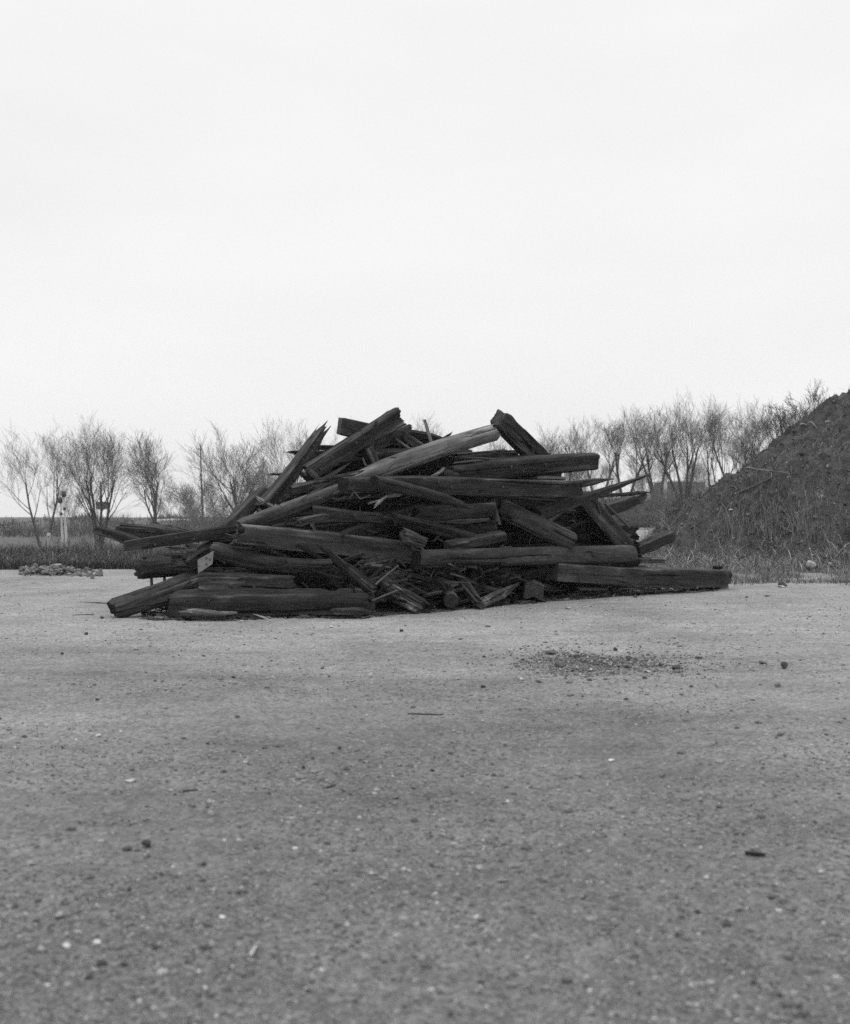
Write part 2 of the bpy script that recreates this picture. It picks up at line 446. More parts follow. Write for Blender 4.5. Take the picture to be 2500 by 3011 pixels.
G = 'stones scattered over the gravel lot'
for a in [
 (253, 1866, 13, 10, .35, 'small square dark stone just below the left end of the timber pile'),
 (182, 1926, 13, 9, .35, 'small dark stone near the left edge, below the square dark stone'),
 (300, 1818, 11, 8, .35, 'small dark stone touching the left toe of the pile'),
 (687, 1998, 16, 8, .40, 'flat dark stone out in front of the bottom beam'),
 (286, 2058, 14, 8, .38, 'low dark stone in the left of the lot, halfway to the white pebbles'),
 (1180, 1855, 13, 9, .33, 'small peaked dark stone in front of the rotten log end'),
 (699, 2109, 18, 8, .42, 'broad flat dark stone low in the middle left of the lot'),
 (998, 2196, 13, 11, .35, 'lone roundish dark stone in the middle of the lot beside a dark stick'),
 (892, 2252, 12, 11, .38, 'small round dark stone between two pale wood slivers'),
 (290, 2162, 18, 10, 3.2, 'white pebble pair-sized stone at the darker gravel strip on the left'),
 (357, 2149, 13, 8, 3.0, 'small white pebble right of the larger white one on the left'),
 (383, 2297, 34, 8, 2.4, 'long flat pale stone chip lying in the left of the lot'),
 (975, 1844, 11, 7, 3.2, 'small white pebble in front of the right end of the bottom beam'),
 (1990, 1970, 28, 20, .40, 'dark triangular stone right of the scuffed dirt'),
 (2306, 1962, 25, 30, .62, 'upright egg-shaped grey stone near the right edge'),
 (2241, 1951, 30, 10, .60, 'low flat grey stone left of the egg-shaped stone'),
 (2288, 2020, 22, 12, .65, 'rounded grey stone below the egg-shaped stone'),
 (1646, 1960, 30, 17, .6, 'large rounded grey stone in the left half of the scuffed dirt'),
 (1583, 2008, 18, 8, .35, 'flat dark stone below the left end of the scuffed dirt'),
 (1422, 2025, 18, 9, .35, 'dark pointed stone left of and below the scuffed dirt'),
 (1897, 1999, 16, 8, .38, 'small slanted dark stone below the right end of the scuffed dirt'),
 (1852, 1937, 26, 10, .38, 'wide dark stone at the upper right of the scuffed dirt'),
 (1809, 1910, 16, 12, .35, 'dark stone standing at the top edge of the scuffed dirt'),
 (2058, 1936, 28, 7, .42, 'thin flat dark stone between the scuffed dirt and the right edge'),
 (1739, 1973, 12, 9, 3.3, 'single white pebble among the scuffed dirt'),
 (1797, 2237, 22, 9, 3.3, 'bright white flat pebble alone in the right half of the lot'),
 (1622, 1922, 36, 13, .55, 'crumbly dark clod at the top left of the scuffed dirt'),
 (1696, 1934, 22, 14, .38, 'dark clod at the centre top of the scuffed dirt'),
 (1945, 1957, 18, 12, .55, 'grey stone at the right end of the scuffed dirt'),
 (1869, 1759, 16, 7, .42, 'flat dark stone in front of the long right-hand ground beam'),
 (1533, 1999, 11, 6, 3.0, 'tiny white pebble below the left tip of the scuffed dirt'),
 (1453, 2273, 14, 7, .40, 'small dark stone left of the bright white flat pebble'),
 (429, 2490, 30, 27, .40, 'large black clod in the left foreground'),
 (376, 2497, 32, 17, .50, 'crumbling low clod left of the large black clod'),
 (403, 2500, 18, 9, .48, 'little clod wedged between the two bigger foreground clods'),
 (655, 2706, 21, 11, 3.6, 'bright white pebble in the middle left foreground'),
 (196, 2803, 28, 13, 3.0, 'large white pebble near the bottom left corner'),
 (615, 2730, 30, 15, .62, 'square dark grey stone below the bright white pebble'),
 (266, 2891, 28, 12, .40, 'dark flat clod at the bottom edge on the left'),
 (365, 2856, 24, 15, .42, 'dark three-pointed clod just above the bottom edge on the left'),
 (1092, 2570, 14, 9, 2.8, 'white pebble in the centre foreground'),
 (1203, 2563, 12, 9, 2.8, 'white pebble right of the one in the centre foreground'),
 (324, 2644, 10, 8, 3.0, 'tiny white pebble in the left foreground under the clods'),
 (661, 2467, 14, 9, 2.7, 'whitish pebble at the top of the coarse gravel patch'),
 (173, 2716, 34, 20, 1.7, 'broad pale grey flat stone by the left edge of the foreground'),
 (1021, 2727, 22, 13, 2.3, 'pale oval pebble in the lower centre foreground'),
 (2078, 2586, 18, 14, 2.8, 'whitish double-knobbed pebble in the right foreground'),
 (2048, 2682, 24, 12, .42, 'dark ragged clod in the lower right foreground'),
 (1277, 2390, 13, 9, 2.8, 'white pebble in the middle of the lot below the dark stick'),
 (2115, 2376, 18, 8, .36, 'small oblong dark stone in the right half of the near lot'),
 (1669, 2888, 40, 12, .42, 'flat dark clod at the bottom edge right of centre'),
 (1416, 2896, 26, 12, .45, 'flat dark clod at the bottom edge in the centre'),
]:
    stone(*a, group=G)
# ------------------------------------------------------------------ timbers
def timber_mesh(L, a, b, p, rough, seed, endA, endB, taper, bend, name):
    """a beam or log along local x: a, b half width and half height, p roundness exponent"""
    rng = np.random.default_rng(seed)
    if p >= 6: p = p * 2.4
    N = 72; M = int(min(110, max(12, L / .035)))
    tt = np.linspace(0, 2 * np.pi, 721)
    ct, st = np.cos(tt), np.sin(tt)
    r = (np.abs(ct / a) ** p + np.abs(st / b) ** p) ** (-1 / p)
    cy0, cz0 = r * ct, r * st
    arc = np.concatenate([[0], np.cumsum(np.hypot(np.diff(cy0), np.diff(cz0)))]); per = arc[-1]
    u = (np.arange(N) + rng.random()) / N * per
    cy, cz = np.interp(u, arc, cy0), np.interp(u, arc, cz0)
    ty, tz = np.roll(cy, -1) - np.roll(cy, 1), np.roll(cz, -1) - np.roll(cz, 1)
    tl = np.hypot(ty, tz); ny, nz = tz / tl, -ty / tl
    th = u / per * 2 * np.pi
    m = min(a, b)
    s = np.linspace(0, 1, M)
    S, TH = np.meshgrid(s, th, indexing='ij'); XL = S * L
    nn = Noise2(seed + 1)
    # slow waviness, weathered face, worn and chipped arrises
    d = ev(fourier(rng, 4, 0, 3, 1.6, .012 * (.4 + rough) * m / .18), TH, XL)
    d += .13 * m * rough * (nn.fbm(XL * 1.3, TH * 3.2, 4) * 2)
    d -= .03 * m * (.3 + rough) * np.abs(nn.fbm(XL * 1.0 + 9, TH * 11, 2) * 2)
    corner = (np.hypot(cy / a, cz / b) - 1).clip(0, .42) / .42
    chip = np.clip(nn.fbm(XL * 2.2 + 31, TH * 1.2, 3) * 2 + .12 + .25 * (rough - .4), 0, 1)
    d -= corner[None] ** 1.5 * m * (.015 + .26 * chip ** 1.5 * (.25 + rough))
    # drying checks: long narrow grooves, mostly near the middle of a face
    for _ in range(int(2 + 7 * rough)):
        t0 = rng.uniform(0, 6.283); dr = rng.uniform(-.10, .10); wd = rng.uniform(.05, .085)
        x0 = rng.uniform(-.3, .8) * L; x1 = x0 + rng.uniform(.25, .8) * L
        act = sstep(XL, x0, x0 + .15 * L) * (1 - sstep(XL, x1 - .15 * L, x1))
        dd = (TH - t0 - dr * XL - .07 * np.sin(3 * XL + t0) + np.pi) % (2 * np.pi) - np.pi
        d -= rng.uniform(.12, .24 + .20 * rough) * m * act * np.exp(-(dd / wd) ** 2)
    f = np.ones_like(S)
    # slabs split off along the grain from an end
    for _ in range(int(round(rough * 4.2))):
        t0 = rng.uniform(0, 6.283); wd = rng.uniform(.4, 1.0)
        end = rng.random() < .5; ln = rng.uniform(.12, .55) * L
        dist = XL if end else L - XL
        ln = ln * (1 + .22 * np.sin(2 * TH + t0) + .10 * np.sin(7 * TH))
        act = 1 - sstep(dist, ln * .95, ln)
        dd = np.abs((TH - t0 + np.pi) % (2 * np.pi) - np.pi)
        f -= rng.uniform(.10, .30) * act * (1 - sstep(dd, wd * .86, wd))
    # bites rotted or crushed out of the faces and arrises
    for _ in range(int(round(1 + rough * 5))):
        x0 = rng.uniform(0, L); t0 = rng.uniform(0, 6.283); lx = rng.uniform(.06, .26); wt = rng.uniform(.25, .6)
        dd = (TH - t0 + np.pi) % (2 * np.pi) - np.pi
        e2 = ((XL - x0) / lx) ** 2 + (dd / wt) ** 2 + 1.1 * nn.fbm(XL * 7 + t0, TH * 4, 2)
        f -= rng.uniform(.06, .22) * (1 - sstep(e2, .45, 1.0))
    f = np.clip(f, .35, 1.2)
    wear = np.clip(corner[None] ** 2 * (.25 + 1.4 * chip) + (1 - f) * 1.4 + .5 * np.clip(nn.fbm(XL * .9 + 70, TH * 2.5, 4) * 3 - .25, 0, 1), 0, 1.5)
    tap = 1 + (taper - 1) * S
    K = np.ones(M)
    RX = np.zeros((2, N))
    def endprof(kind, yy, zz, k):
        """how far the end reaches at a point of the cross-section: stepped, as wood breaks along its layers"""
        amp = {'cut': .004, 'worn': .02, 'broken': .10, 'splinter': .30, 'point': .30}[kind]
        if kind == 'cut': return amp * (nn.fbm(yy * 20 + k, zz * 20, 2) * 2) + slope[k][0] * yy + slope[k][1] * zz
        h1 = nn.fbm(yy / m * 1.1 + 40 + 13 * k, zz / m * 1.1, 2) * 2
        h2 = nn(yy / m * 3.4 + 80 + 13 * k, zz / m * 3.4)
        q = np.floor(h2 * 4) / 4 - .4
        return amp * (h1 * .9 + q * 1.0 + .25 * (nn(yy / m * 9, zz / m * 9 + k) - .5)) + (slope[k][0] * yy + slope[k][1] * zz) * (1 if kind == 'worn' else 1.6)
    slope = rng.uniform(-.22, .22, (2, 2))
    for kind, sgn in ((endA, 0), (endB, 1)):
        e = s if sgn else 1 - s
        if kind == 'cut': K = K * (1 - .05 * sstep(e, 1 - .03 / L, 1))
        if kind == 'worn': K = K * (1 - .16 * sstep(e, 1 - .10 / L, 1) ** 2)
        if kind == 'splinter': K = K * (1 - .22 * sstep(e, 1 - .5 / L, 1))
        if kind == 'point': K = K * (1 - .72 * sstep(e, 1 - min(1.1, .6 * L) / L, 1) ** 1.3)
    Y0 = (cy[None] * f + d * ny[None]) * (tap * K[:, None]); Z0 = (cz[None] * f + d * nz[None]) * (tap * K[:, None])
    jA = endprof(endA, Y0[0], Z0[0], 0); jB = endprof(endB, Y0[-1], Z0[-1], 1)
    fa = {'cut': .25, 'worn': .25, 'broken': .4, 'splinter': .8, 'point': .7}
    wA = np.clip(1 - XL / min(fa[endA], L * .5), 0, 1); wB = np.clip(1 - (L - XL) / min(fa[endB], L * .5), 0, 1)
    X = XL - L / 2 - wA * jA[None] + wB * jB[None]
    by, bz = bend
    q = 1 - (2 * S - 1) ** 2
    wob = ev(fourier(rng, 3, 0, 0, 2.2, .010 * rough), TH * 0, XL)
    Y = Y0 + by * (q - .66) + wob; Z = Z0 + bz * (q - .66) + wob * .7
    V = [np.stack([X, Y, Z], -1).reshape(-1, 3)]
    i = np.arange(M - 1)[:, None] * N + np.arange(N)[None]
    jn = np.arange(M - 1)[:, None] * N + (np.arange(N)[None] + 1) % N
    Q = [np.stack([i, jn, jn + N, i + N], -1).reshape(-1, 4)]; QM = [np.zeros(len(Q[0]), int)]
    TR = []; TM = []
    nv = M * N
    for kind, ring, sgn, k in ((endA, 0, -1, 0), (endB, M - 1, 1, 1)):
        em = 1 if kind in ('cut', 'worn') else 0
        ry, rz = Y[ring], Z[ring]
        cyy, czz = ry.mean(), rz.mean()
        x0 = (X[ring] - sgn * (jA if k == 0 else jB)).mean()
        oy, oz = ry - Y0[ring], rz - Z0[ring]
        prev = ring * N + np.arange(N)
        for kf in (.86, .7, .52, .34, .17):
            py_, pz_ = cyy + (ry - cyy) * kf, czz + (rz - czz) * kf
            jx = endprof(kind, py_ - oy, pz_ - oz, k)
            V.append(np.stack([x0 + sgn * jx, py_, pz_], -1)); cur = nv + np.arange(N); nv += N
            q4 = np.stack([prev, np.roll(prev, -1), np.roll(cur, -1), cur], -1)
            if sgn < 0: q4 = q4[:, ::-1]
            Q.append(q4); QM.append(np.full(N, em)); prev = cur
        V.append(np.array([[x0, cyy, czz]])); ctr = nv; nv += 1
        t3 = np.stack([prev, np.roll(prev, -1), np.full(N, ctr)], -1)
        if sgn < 0: t3 = t3[:, ::-1]
        TR.append(t3); TM.append(np.full(N, em))
        ns = {'cut': 0, 'worn': 0, 'broken': 2, 'splinter': 9, 'point': 1}[kind]
        for _ in range(ns):
            g = int(rng.integers(0, N)); kf = math.sqrt(rng.random()) * .95
            yy, zz = cyy + (ry[g] - cyy) * kf, czz + (rz[g] - czz) * kf
            ln = rng.uniform(.03, .12) * (1.3 if kind == 'splinter' else .6) * min(1, m / .1); wd = rng.uniform(.007, .018)
            an = rng.uniform(0, 6.283)
            p0 = np.array([x0 + sgn * (float(endprof(kind, np.array(yy), np.array(zz), k)) - .12), yy, zz])
            dr = np.array([sgn, rng.normal(0, .10), rng.normal(0, .10)])
            tip = p0 + dr * (ln + .12)
            kk = [p0 + np.array([0, wd * math.cos(an + g2), wd * math.sin(an + g2)]) for g2 in (0, 2.1, 4.2)]
            midp = p0 + dr * (ln + .12) * .6
            k2 = [midp + np.array([0, .75 * wd * math.cos(an + g2), .75 * wd * math.sin(an + g2)]) for g2 in (0, 2.1, 4.2)]
            V.append(np.array(kk + k2 + [tip])); o = nv; nv += 7
            Q.append(np.array([[o, o + 1, o + 4, o + 3], [o + 1, o + 2, o + 5, o + 4], [o + 2, o, o + 3, o + 5]])); QM.append(np.zeros(3, int))
            TR.append(np.array([[o + 3, o + 4, o + 6], [o + 4, o + 5, o + 6], [o + 5, o + 3, o + 6]])); TM.append(np.zeros(3, int))
    me = np_mesh(name, np.concatenate(V), np.concatenate(Q), np.concatenate(TR), np.concatenate(QM), np.concatenate(TM))
    wv = np.zeros(len(me.vertices)); wv[:M * N] = wear.ravel(); wv[M * N:] = .25
    at = me.attributes.new('wear', 'FLOAT', 'POINT'); at.data.foreach_set('value', wv.astype(np.float32))
    try: me.set_sharp_from_angle(angle=math.radians(38))
    except Exception: pass
    return me

MATS = {'tar': M_TAR, 'grey': M_GREY, 'pale': M_PALE, 'rot': M_ROT}
PILE = []
def T(name, label, A, B, t, mat='tar', tone=1.0, p=7, ratio=1.0, rough=.35, ends=('cut', 'cut'), taper=1.0,
      roll=None, bend=(0, 0), group='timbers thrown together in the pile', cat=None, seed=None, abs_d=False):
    """A, B = (crop, x, y, distance behind the pile's front); t = visible thickness in crop pixels"""
    def pt(q):
        fx, fy = full(*q[:3]); D = q[3] if abs_d else front(fx) + q[3]
        return unproject(fx, fy, D), D
    a, da = pt(A); b, db = pt(B)
    th = t / 2.725 * (da + db) / 2 / FP
    d = b - a; L = d.length
    X = d.normalized(); up = Vector((0, 0, 1))
    if abs(X.z) > .93: up = Vector((0, -1, 0))
    Yv = up.cross(X).normalized(); Zv = X.cross(Yv)
    R = Matrix((X, Yv, Zv)).transposed()
    sd = seed if seed is not None else 100 + len(PILE) * 7
    if roll is None: roll = random.Random(sd).uniform(5, 24)
    if p >= 6: th = th / (math.cos(math.radians(roll)) + .22 * ratio * abs(math.sin(math.radians(roll))))
    tone = tone * random.Random(sd + 5).uniform(.72, 1.35)
    rough = min(1.1, rough + .12)
    R = R @ Matrix.Rotation(math.radians(roll), 3, 'X')
    if bend == (0, 0):
        rk = random.Random(sd + 9); bend = (rk.uniform(-.013, .013) * L, rk.uniform(-.013, .013) * L)
    me = timber_mesh(L, th / 2 * ratio, th / 2, p, rough, sd, ends[0], ends[1], taper, bend, name)
    o = link(name, me, [MATS[mat], M_END])
    o.matrix_world = Matrix.Translation((a + b) / 2) @ R.to_4x4()
    # nothing sinks into the ground
    mn = min((o.matrix_world @ v.co).z for v in me.vertices)
    g = gz(o.location.x, o.location.y)
    if mn < g - .03: o.location.z += g - .02 - mn
    o.color = (tone, tone, tone, 1)
    tag(o, label, cat or {'round_log': 'log', 'plank': 'plank'}.get(name, 'timber'), group)
    PILE.append(o)
    return o

def bolt(parent, x, y, z, r, ln, axis='Y', mat=M_DARKMETAL, name='bolt'):
    """round bar or bolt head on a timber, in the timber's own axes"""
    n = 10; V = []
    for k in (0, 1):
        for i in range(n):
            an = i * 2 * math.pi / n
            rr = r * (1 if k == 0 else .8)
            c, s = rr * math.cos(an), rr * math.sin(an)
            V.append((x + c, y + (k * ln), z + s) if axis == 'Y' else (x + c, y + s, z + k * ln))
    F = [(i, (i + 1) % n, n + (i + 1) % n, n + i) for i in range(n)] + [tuple(range(n)), tuple(range(2 * n - 1, n - 1, -1))]
    me = bpy.data.meshes.new(name); me.from_pydata(V, [], F); me.update()
    return link(name, me, mat, parent)

S2 = ('splinter', 'splinter'); BB = ('broken', 'broken'); BC = ('broken', 'cut'); CB = ('cut', 'broken')
# --- left wing, on the ground
T('timber', 'deeply grooved dark timber whose left end rests on the gravel, leftmost on the ground', (1, 195, 1752, -.02), (1, 960, 1470, .75), 118, 'grey', .62, 5, 1.2, .9, ('worn', 'broken'), roll=10)
T('timber', 'thin dark split timber tucked under the grooved one at the left toe', (1, 235, 1795, -.1), (1, 640, 1690, .25), 52, 'tar', .9, 4, 1.3, .8, BB)
bb = T('timber', 'big square bottom beam lying on the gravel across the front, with bolt heads', (1, 660, 1697, 0), (2, 785, 1683, 0), 198, 'tar', 1.25, 9, 1, .42, ('worn', 'broken'), seed=4)
for (x, z) in ((-1.13, .06), (-.98, -.05), (-.72, -.03), (-.80, .08)): bolt(bb, x, -.2, z, .014, .03)
T('timber', 'beam with chipped pale upper edge, lying directly on the big bottom beam', (1, 890, 1533, .12), (1, 1650, 1540, .15), 118, 'grey', .62, 8, 1.1, .55, ('worn', 'broken'), roll=7, seed=71)
T('round_log', 'thick weathered log with wavy grain sagging in the middle, above the chipped beam', (1, 1000, 1320, .3), (2, 480, 1425, .2), 168, 'grey', .70, 2.6, 1, .5, ('worn', 'cut'), .72, bend=(0, -.09), seed=23)
st = T('round_log', 'dark stub log with two pale pegs under its left end', (1, 425, 1420, .6), (1, 900, 1395, .8), 175, 'grey', .62, 3, 1, .7, ('broken', 'cut'), seed=31)
for x in (-.28, -.10): bolt(st, x * 1, -.02, -.33, .024, .2, 'Z', M_PALE, 'peg')
T('timber', 'long dark square beam jutting out left, rising to the right above the stub log', (1, 285, 1248, .3), (1, 1150, 1120, .75), 104, 'tar', .95, 9, 1, .25, CB, roll=4)
T('timber', 'hooked dark timber end pointing up to the left, farthest left of the pile', (1, 70, 1105, 1.1), (1, 430, 1225, .7), 78, 'tar', .9, 7, .8, .5, ('broken', 'cut'))
T('timber', 'shaggy split timber with frayed left end above the long left beam', (1, 262, 1092, 1.1), (1, 800, 1165, 1.0), 100, 'grey', .6, 4, 1, 1.0, S2)
T('timber', 'second shaggy split timber lying just right of the frayed one', (1, 540, 1080, 1.45), (1, 820, 1160, 1.4), 76, 'grey', .75, 4, 1, 1.0, S2)
T('plank', 'narrow pale lath lying behind the hooked left timber', (1, 215, 1105, 1.5), (1, 420, 1195, 1.3), 22, 'pale', 1.6, 6, 1.6, .3, BB, cat='lath')
T('plank', 'short pale splintered slab under the long left beam', (1, 735, 1268, .55), (1, 850, 1276, .6), 30, 'pale', 1.1, 5, 2, .5, S2)
T('timber', 'grey timber slanting up from the steel plate to the leaning dark plank', (1, 800, 1370, .6), (1, 1110, 1190, .9), 120, 'grey', .55, 6, 1, .6, BC)
T('timber', 'dark plank-like beam leaning up to the right on the left slope', (1, 1020, 1190, .8), (1, 1400, 830, 1.5), 118, 'tar', 1.05, 9, .8, .25, CB, roll=-8)
T('plank', 'dark flat timber end at the top of the leaning plank', (1, 1375, 800, 1.5), (1, 1560, 800, 1.6), 46, 'tar', 1, 8, 2, .3)
T('plank', 'light wood stick leaning between leaning plank and tall splintered beam', (1, 1368, 865, 1.0), (1, 1490, 940, .9), 30, 'pale', .9, 7, 1, .2, BC, cat='stick')
T('timber', 'tall beam leaning steeply up to the right, shattered into splinters at its tip', (2, -75, 940, 1.0), (2, 418, 305, 1.75), 104, 'grey', .6, 7, .9, .6, ('cut', 'splinter'), roll=12, seed=19)
T('plank', 'small dark pointed plank end poking out left behind the tall splintered beam', (2, 50, 665, 2.0), (2, 230, 655, 2.0), 36, 'tar', .9, 6, 1.5, .4, ('point', 'cut'))
T('round_log', 'long smooth grey log rising to the right across the left middle', (1, 1218, 1090, .25), (2, 640, 770, 1.0), 142, 'grey', 1.35, 2.3, 1, .3, ('worn', 'broken'), .86, seed=61)
T('timber', 'great wide beam with a clean pale top edge, slanting down to the right', (1, 1205, 1140, .15), (2, 1110, 1290, .35), 182, 'tar', 1.35, 12, .9, .14, ('broken', 'broken'), 1.0, roll=4, seed=88)
T('timber', 'broken dark slab peeling off below the left end of the great wide beam', (1, 1205, 1190, .2), (1, 1500, 1285, .25), 50, 'grey', .6, 5, 1.4, .9, S2)
T('timber', 'dark broken beam beneath the great wide beam, just above the weathered log', (1, 1380, 1290, .7), (2, 560, 1330, .7), 110, 'tar', .8, 6, 1, .5, BB)
# --- middle, front
T('timber', 'shattered timber with a fan of splinters at its upper end, before the wide beam', (2, 430, 1270, -.15), (2, 800, 1560, -.2), 80, 'grey', .36, 3, .8, 1.0, ('splinter', 'broken'), seed=207)
T('timber', 'lower slim split timber parallel to the shattered one', (2, 520, 1440, -.02), (2, 720, 1570, .0), 46, 'grey', .4, 4, 1, 1.0, S2)
T('round_log', 'rotten log with pale broken heart, its end lying on the gravel in the middle', (2, 880, 1550, .35), (2, 1190, 1715, -.35), 150, 'rot', .85, 2.4, 1, 1.0, ('broken', 'broken'), seed=77)
T('timber', 'dark timber rising to the right, its upper end under the ragged stub', (2, 735, 1415, .35), (2, 1170, 1290, .55), 88, 'tar', 1.2, 6, 1, .5, BC)
T('timber', 'dark timber lying behind the crossed iron rods, just below the rising one', (2, 760, 1490, .55), (2, 1180, 1415, .65), 66, 'tar', 1.0, 7, 1, .4)
T('round_log', 'ragged grey stub with a knobbly top, sitting left above the long round-ended beam', (2, 1065, 1165, .1), (2, 1205, 1215, -.05), 112, 'grey', .7, 3, 1, .9, BB, seed=5)
T('round_log', 'log seen end-on with a vertical crack across its sawn face', (2, 1345, 1545, .1), (2, 1335, 1520, 2.0), 118, 'tar', 1.6, 2.6, 1, .3, ('cut', 'cut'), seed=9)
T('round_log', 'log lying end-on on the gravel with a pale bare top', (2, 1437, 1678, -.35), (2, 1370, 1570, 1.3), 118, 'grey', .8, 2.2, 1, .5, ('cut', 'cut'), seed=10)
T('timber', 'blotchy rotten timber sloping down to the gravel, right of the end-on logs', (2, 1440, 1525, .4), (2, 1640, 1725, -.45), 96, 'rot', .8, 4, 1, .9, ('broken', 'splinter'), seed=14)
T('timber', 'pale torn timber with a sharp splintered tip pointing right, on the gravel', (3, 20, 1695, -.5), (3, 345, 1550, -.1), 84, 'rot', 1.0, 4, .9, 1.0, ('broken', 'point'), seed=16)
T('timber', 'square dark block facing the camera at the front, right of the torn timber', (3, 465, 1605, -.3), (3, 370, 1490, 1.6), 128, 'tar', 1.5, 10, 1.2, .25, ('cut', 'cut'), seed=18)
T('plank', 'flat dark shard tapering to the right beside the square block', (3, 520, 1570, .0), (3, 680, 1592, -.05), 52, 'grey', .65, 5, 1.6, .6, ('cut', 'point'))
T('timber', 'round end of a small log in the dark left of the end-on cracked log', (2, 1160, 1550, .25), (2, 1180, 1530, 1.6), 90, 'tar', .9, 2.5, 1, .6, ('worn', 'cut'))
T('timber', 'slim dark timber lying level under the long round-ended beam', (3, -100, 1450, .6), (3, 330, 1430, .5), 60, 'tar', 1.1, 6, 1, .4)
T('timber', 'narrow grey timber slanting down behind the pale torn timber', (2, 1520, 1555, .5), (3, 200, 1600, .1), 44, 'grey', .6, 5, 1, .7, BB)
T('timber', 'dark split timber slanting down behind the square block', (3, 40, 1480, .6), (3, 330, 1580, .3), 46, 'tar', 1.1, 5, 1, .7, BB)
T('timber', 'worn grey timber rising right in the dark behind the pale torn timber', (3, 290, 1430, .6), (3, 620, 1560, .2), 50, 'grey', .5, 5, 1, .6, BC)
T('plank', 'thin upright splinter standing by the square block, left of two', (3, 500, 1515, .0), (3, 520, 1410, .05), 34, 'grey', .6, 5, .4, .6, ('cut', 'point'))
T('plank', 'slender upright splinter right of the first, leaning right by the square block', (3, 565, 1530, .0), (3, 600, 1420, .05), 26, 'grey', .6, 5, .4, .6, ('cut', 'point'))
T('plank', 'small flat pale piece of wood under the long right-hand ground beam', (3, 830, 1590, -.15), (3, 1020, 1592, -.15), 22, 'pale', .7, 4, 2, .6, BB)
T('plank', 'flat driftwood-like slab lying on the gravel in front of the bottom beam', (1, 775, 1775, -.42), (1, 1165, 1795, -.42), 58, 'rot', 1.0, 4, 1.5, .9, BB, seed=41)
T('plank', 'short plank lying at the foot of the bottom beam near its right end', (2, 500, 1778, -.32), (2, 775, 1780, -.32), 50, 'tar', 1.4, 6, 1.2, .6, BB)
# --- right, front
T('timber', 'long pale-sided beam with rounded left end, running level across the right front', (2, 1150, 1345, .1), (3, 1250, 1305, -.05), 138, 'grey', .80, 3.6, 1, .32, ('cut', 'cut'), 1.02, roll=5, seed=55)
T('timber', 'lowest long dark beam reaching far right along the ground', (3, 620, 1452, -.2), (4, 690, 1662, .05), 148, 'tar', 1.15, 9, 1, .2, ('cut', 'broken'), seed=57)
T('timber', 'dark stump block standing on the far right end of the lowest long beam', (4, 600, 1558, .45), (4, 660, 1556, .45), 34, 'tar', .5, 6, 1.2, .6)
T('round_log', 'heavy log with oval sawn end sloping down to the right in front', (3, 185, 935, .75), (3, 772, 1213, -.2), 158, 'grey', .68, 3.2, 1, .3, ('worn', 'cut'), .95, roll=20, seed=63)
T('timber', 'short beam end between the sloping log and the long round-ended beam', (2, 1400, 1243, .15), (3, 218, 1162, .2), 80, 'tar', 1.4, 7, 1, .3)
T('round_log', 'small black round stub poking out behind the right end of the long beam', (3, 1275, 1218, .5), (3, 1200, 1200, 1.4), 66, 'tar', .5, 2.2, 1, .5, ('cut', 'cut'))
T('timber', 'single dark beam end leaning up to the right in front of the grassy mound', (3, 1270, 1280, 1.2), (3, 1558, 1158, 1.5), 84, 'tar', .75, 6, 1, .5, BC)
T('plank', 'pale flat board lying at the foot of the mound, behind the long beam', (3, 1260, 1342, 1.3), (3, 1480, 1350, 1.5), 44, 'grey', 1.3, 6, 1.4, .6, BB)
T('timber', 'dark broken timber in the deep gap below the right end of the long beam', (3, 620, 1425, .9), (3, 1290, 1395, .9), 110, 'tar', .7, 6, 1, .5)
T('timber', 'broad dark beam leaning down to the right at the right end', (3, 850, 880, .75), (3, 1190, 1270, .45), 158, 'tar', 1.15, 9, .7, .2, ('cut', 'cut'), roll=-15, seed=66)
T('timber', 'long thin spear of torn wood pointing right with a frayed tip', (3, 480, 985, .45), (3, 1345, 700, .1), 96, 'tar', 1.0, 5, .8, .7, ('cut', 'splinter'), .32, seed=69)
T('plank', 'small sharp sliver of wood above the long torn spear', (3, 770, 760, .9), (3, 1120, 702, .8), 66, 'grey', .55, 5, .8, .7, ('cut', 'point'), .6)
T('timber', 'blunt grey beam end sticking out right below the torn spear', (3, 880, 1020, 1.1), (3, 1322, 838, .8), 104, 'grey', .6, 7, 1, .45, ('cut', 'broken'), seed=72)
T('timber', 'splintered thin timber lying along the top of the blunt grey beam end', (3, 1000, 850, .7), (3, 1305, 805, .6), 30, 'tar', .9, 4, 1, .9, S2)
T('round_log', 'pale round log end glimpsed in the dark gap on the right', (3, 765, 1085, 1.0), (3, 740, 1060, 2.0), 105, 'grey', .9, 2.2, 1, .4, ('worn', 'cut'))
T('timber', 'dark beam deep in the gap above the pale round log end', (3, 520, 1010, 1.3), (3, 900, 1000, 1.3), 110, 'tar', .7, 7, 1, .4)
T('timber', 'dark timber sloping down behind the sloping log at the right', (3, 640, 1000, 1.6), (3, 1000, 1230, 1.2), 110, 'tar', .6, 6, 1, .6)
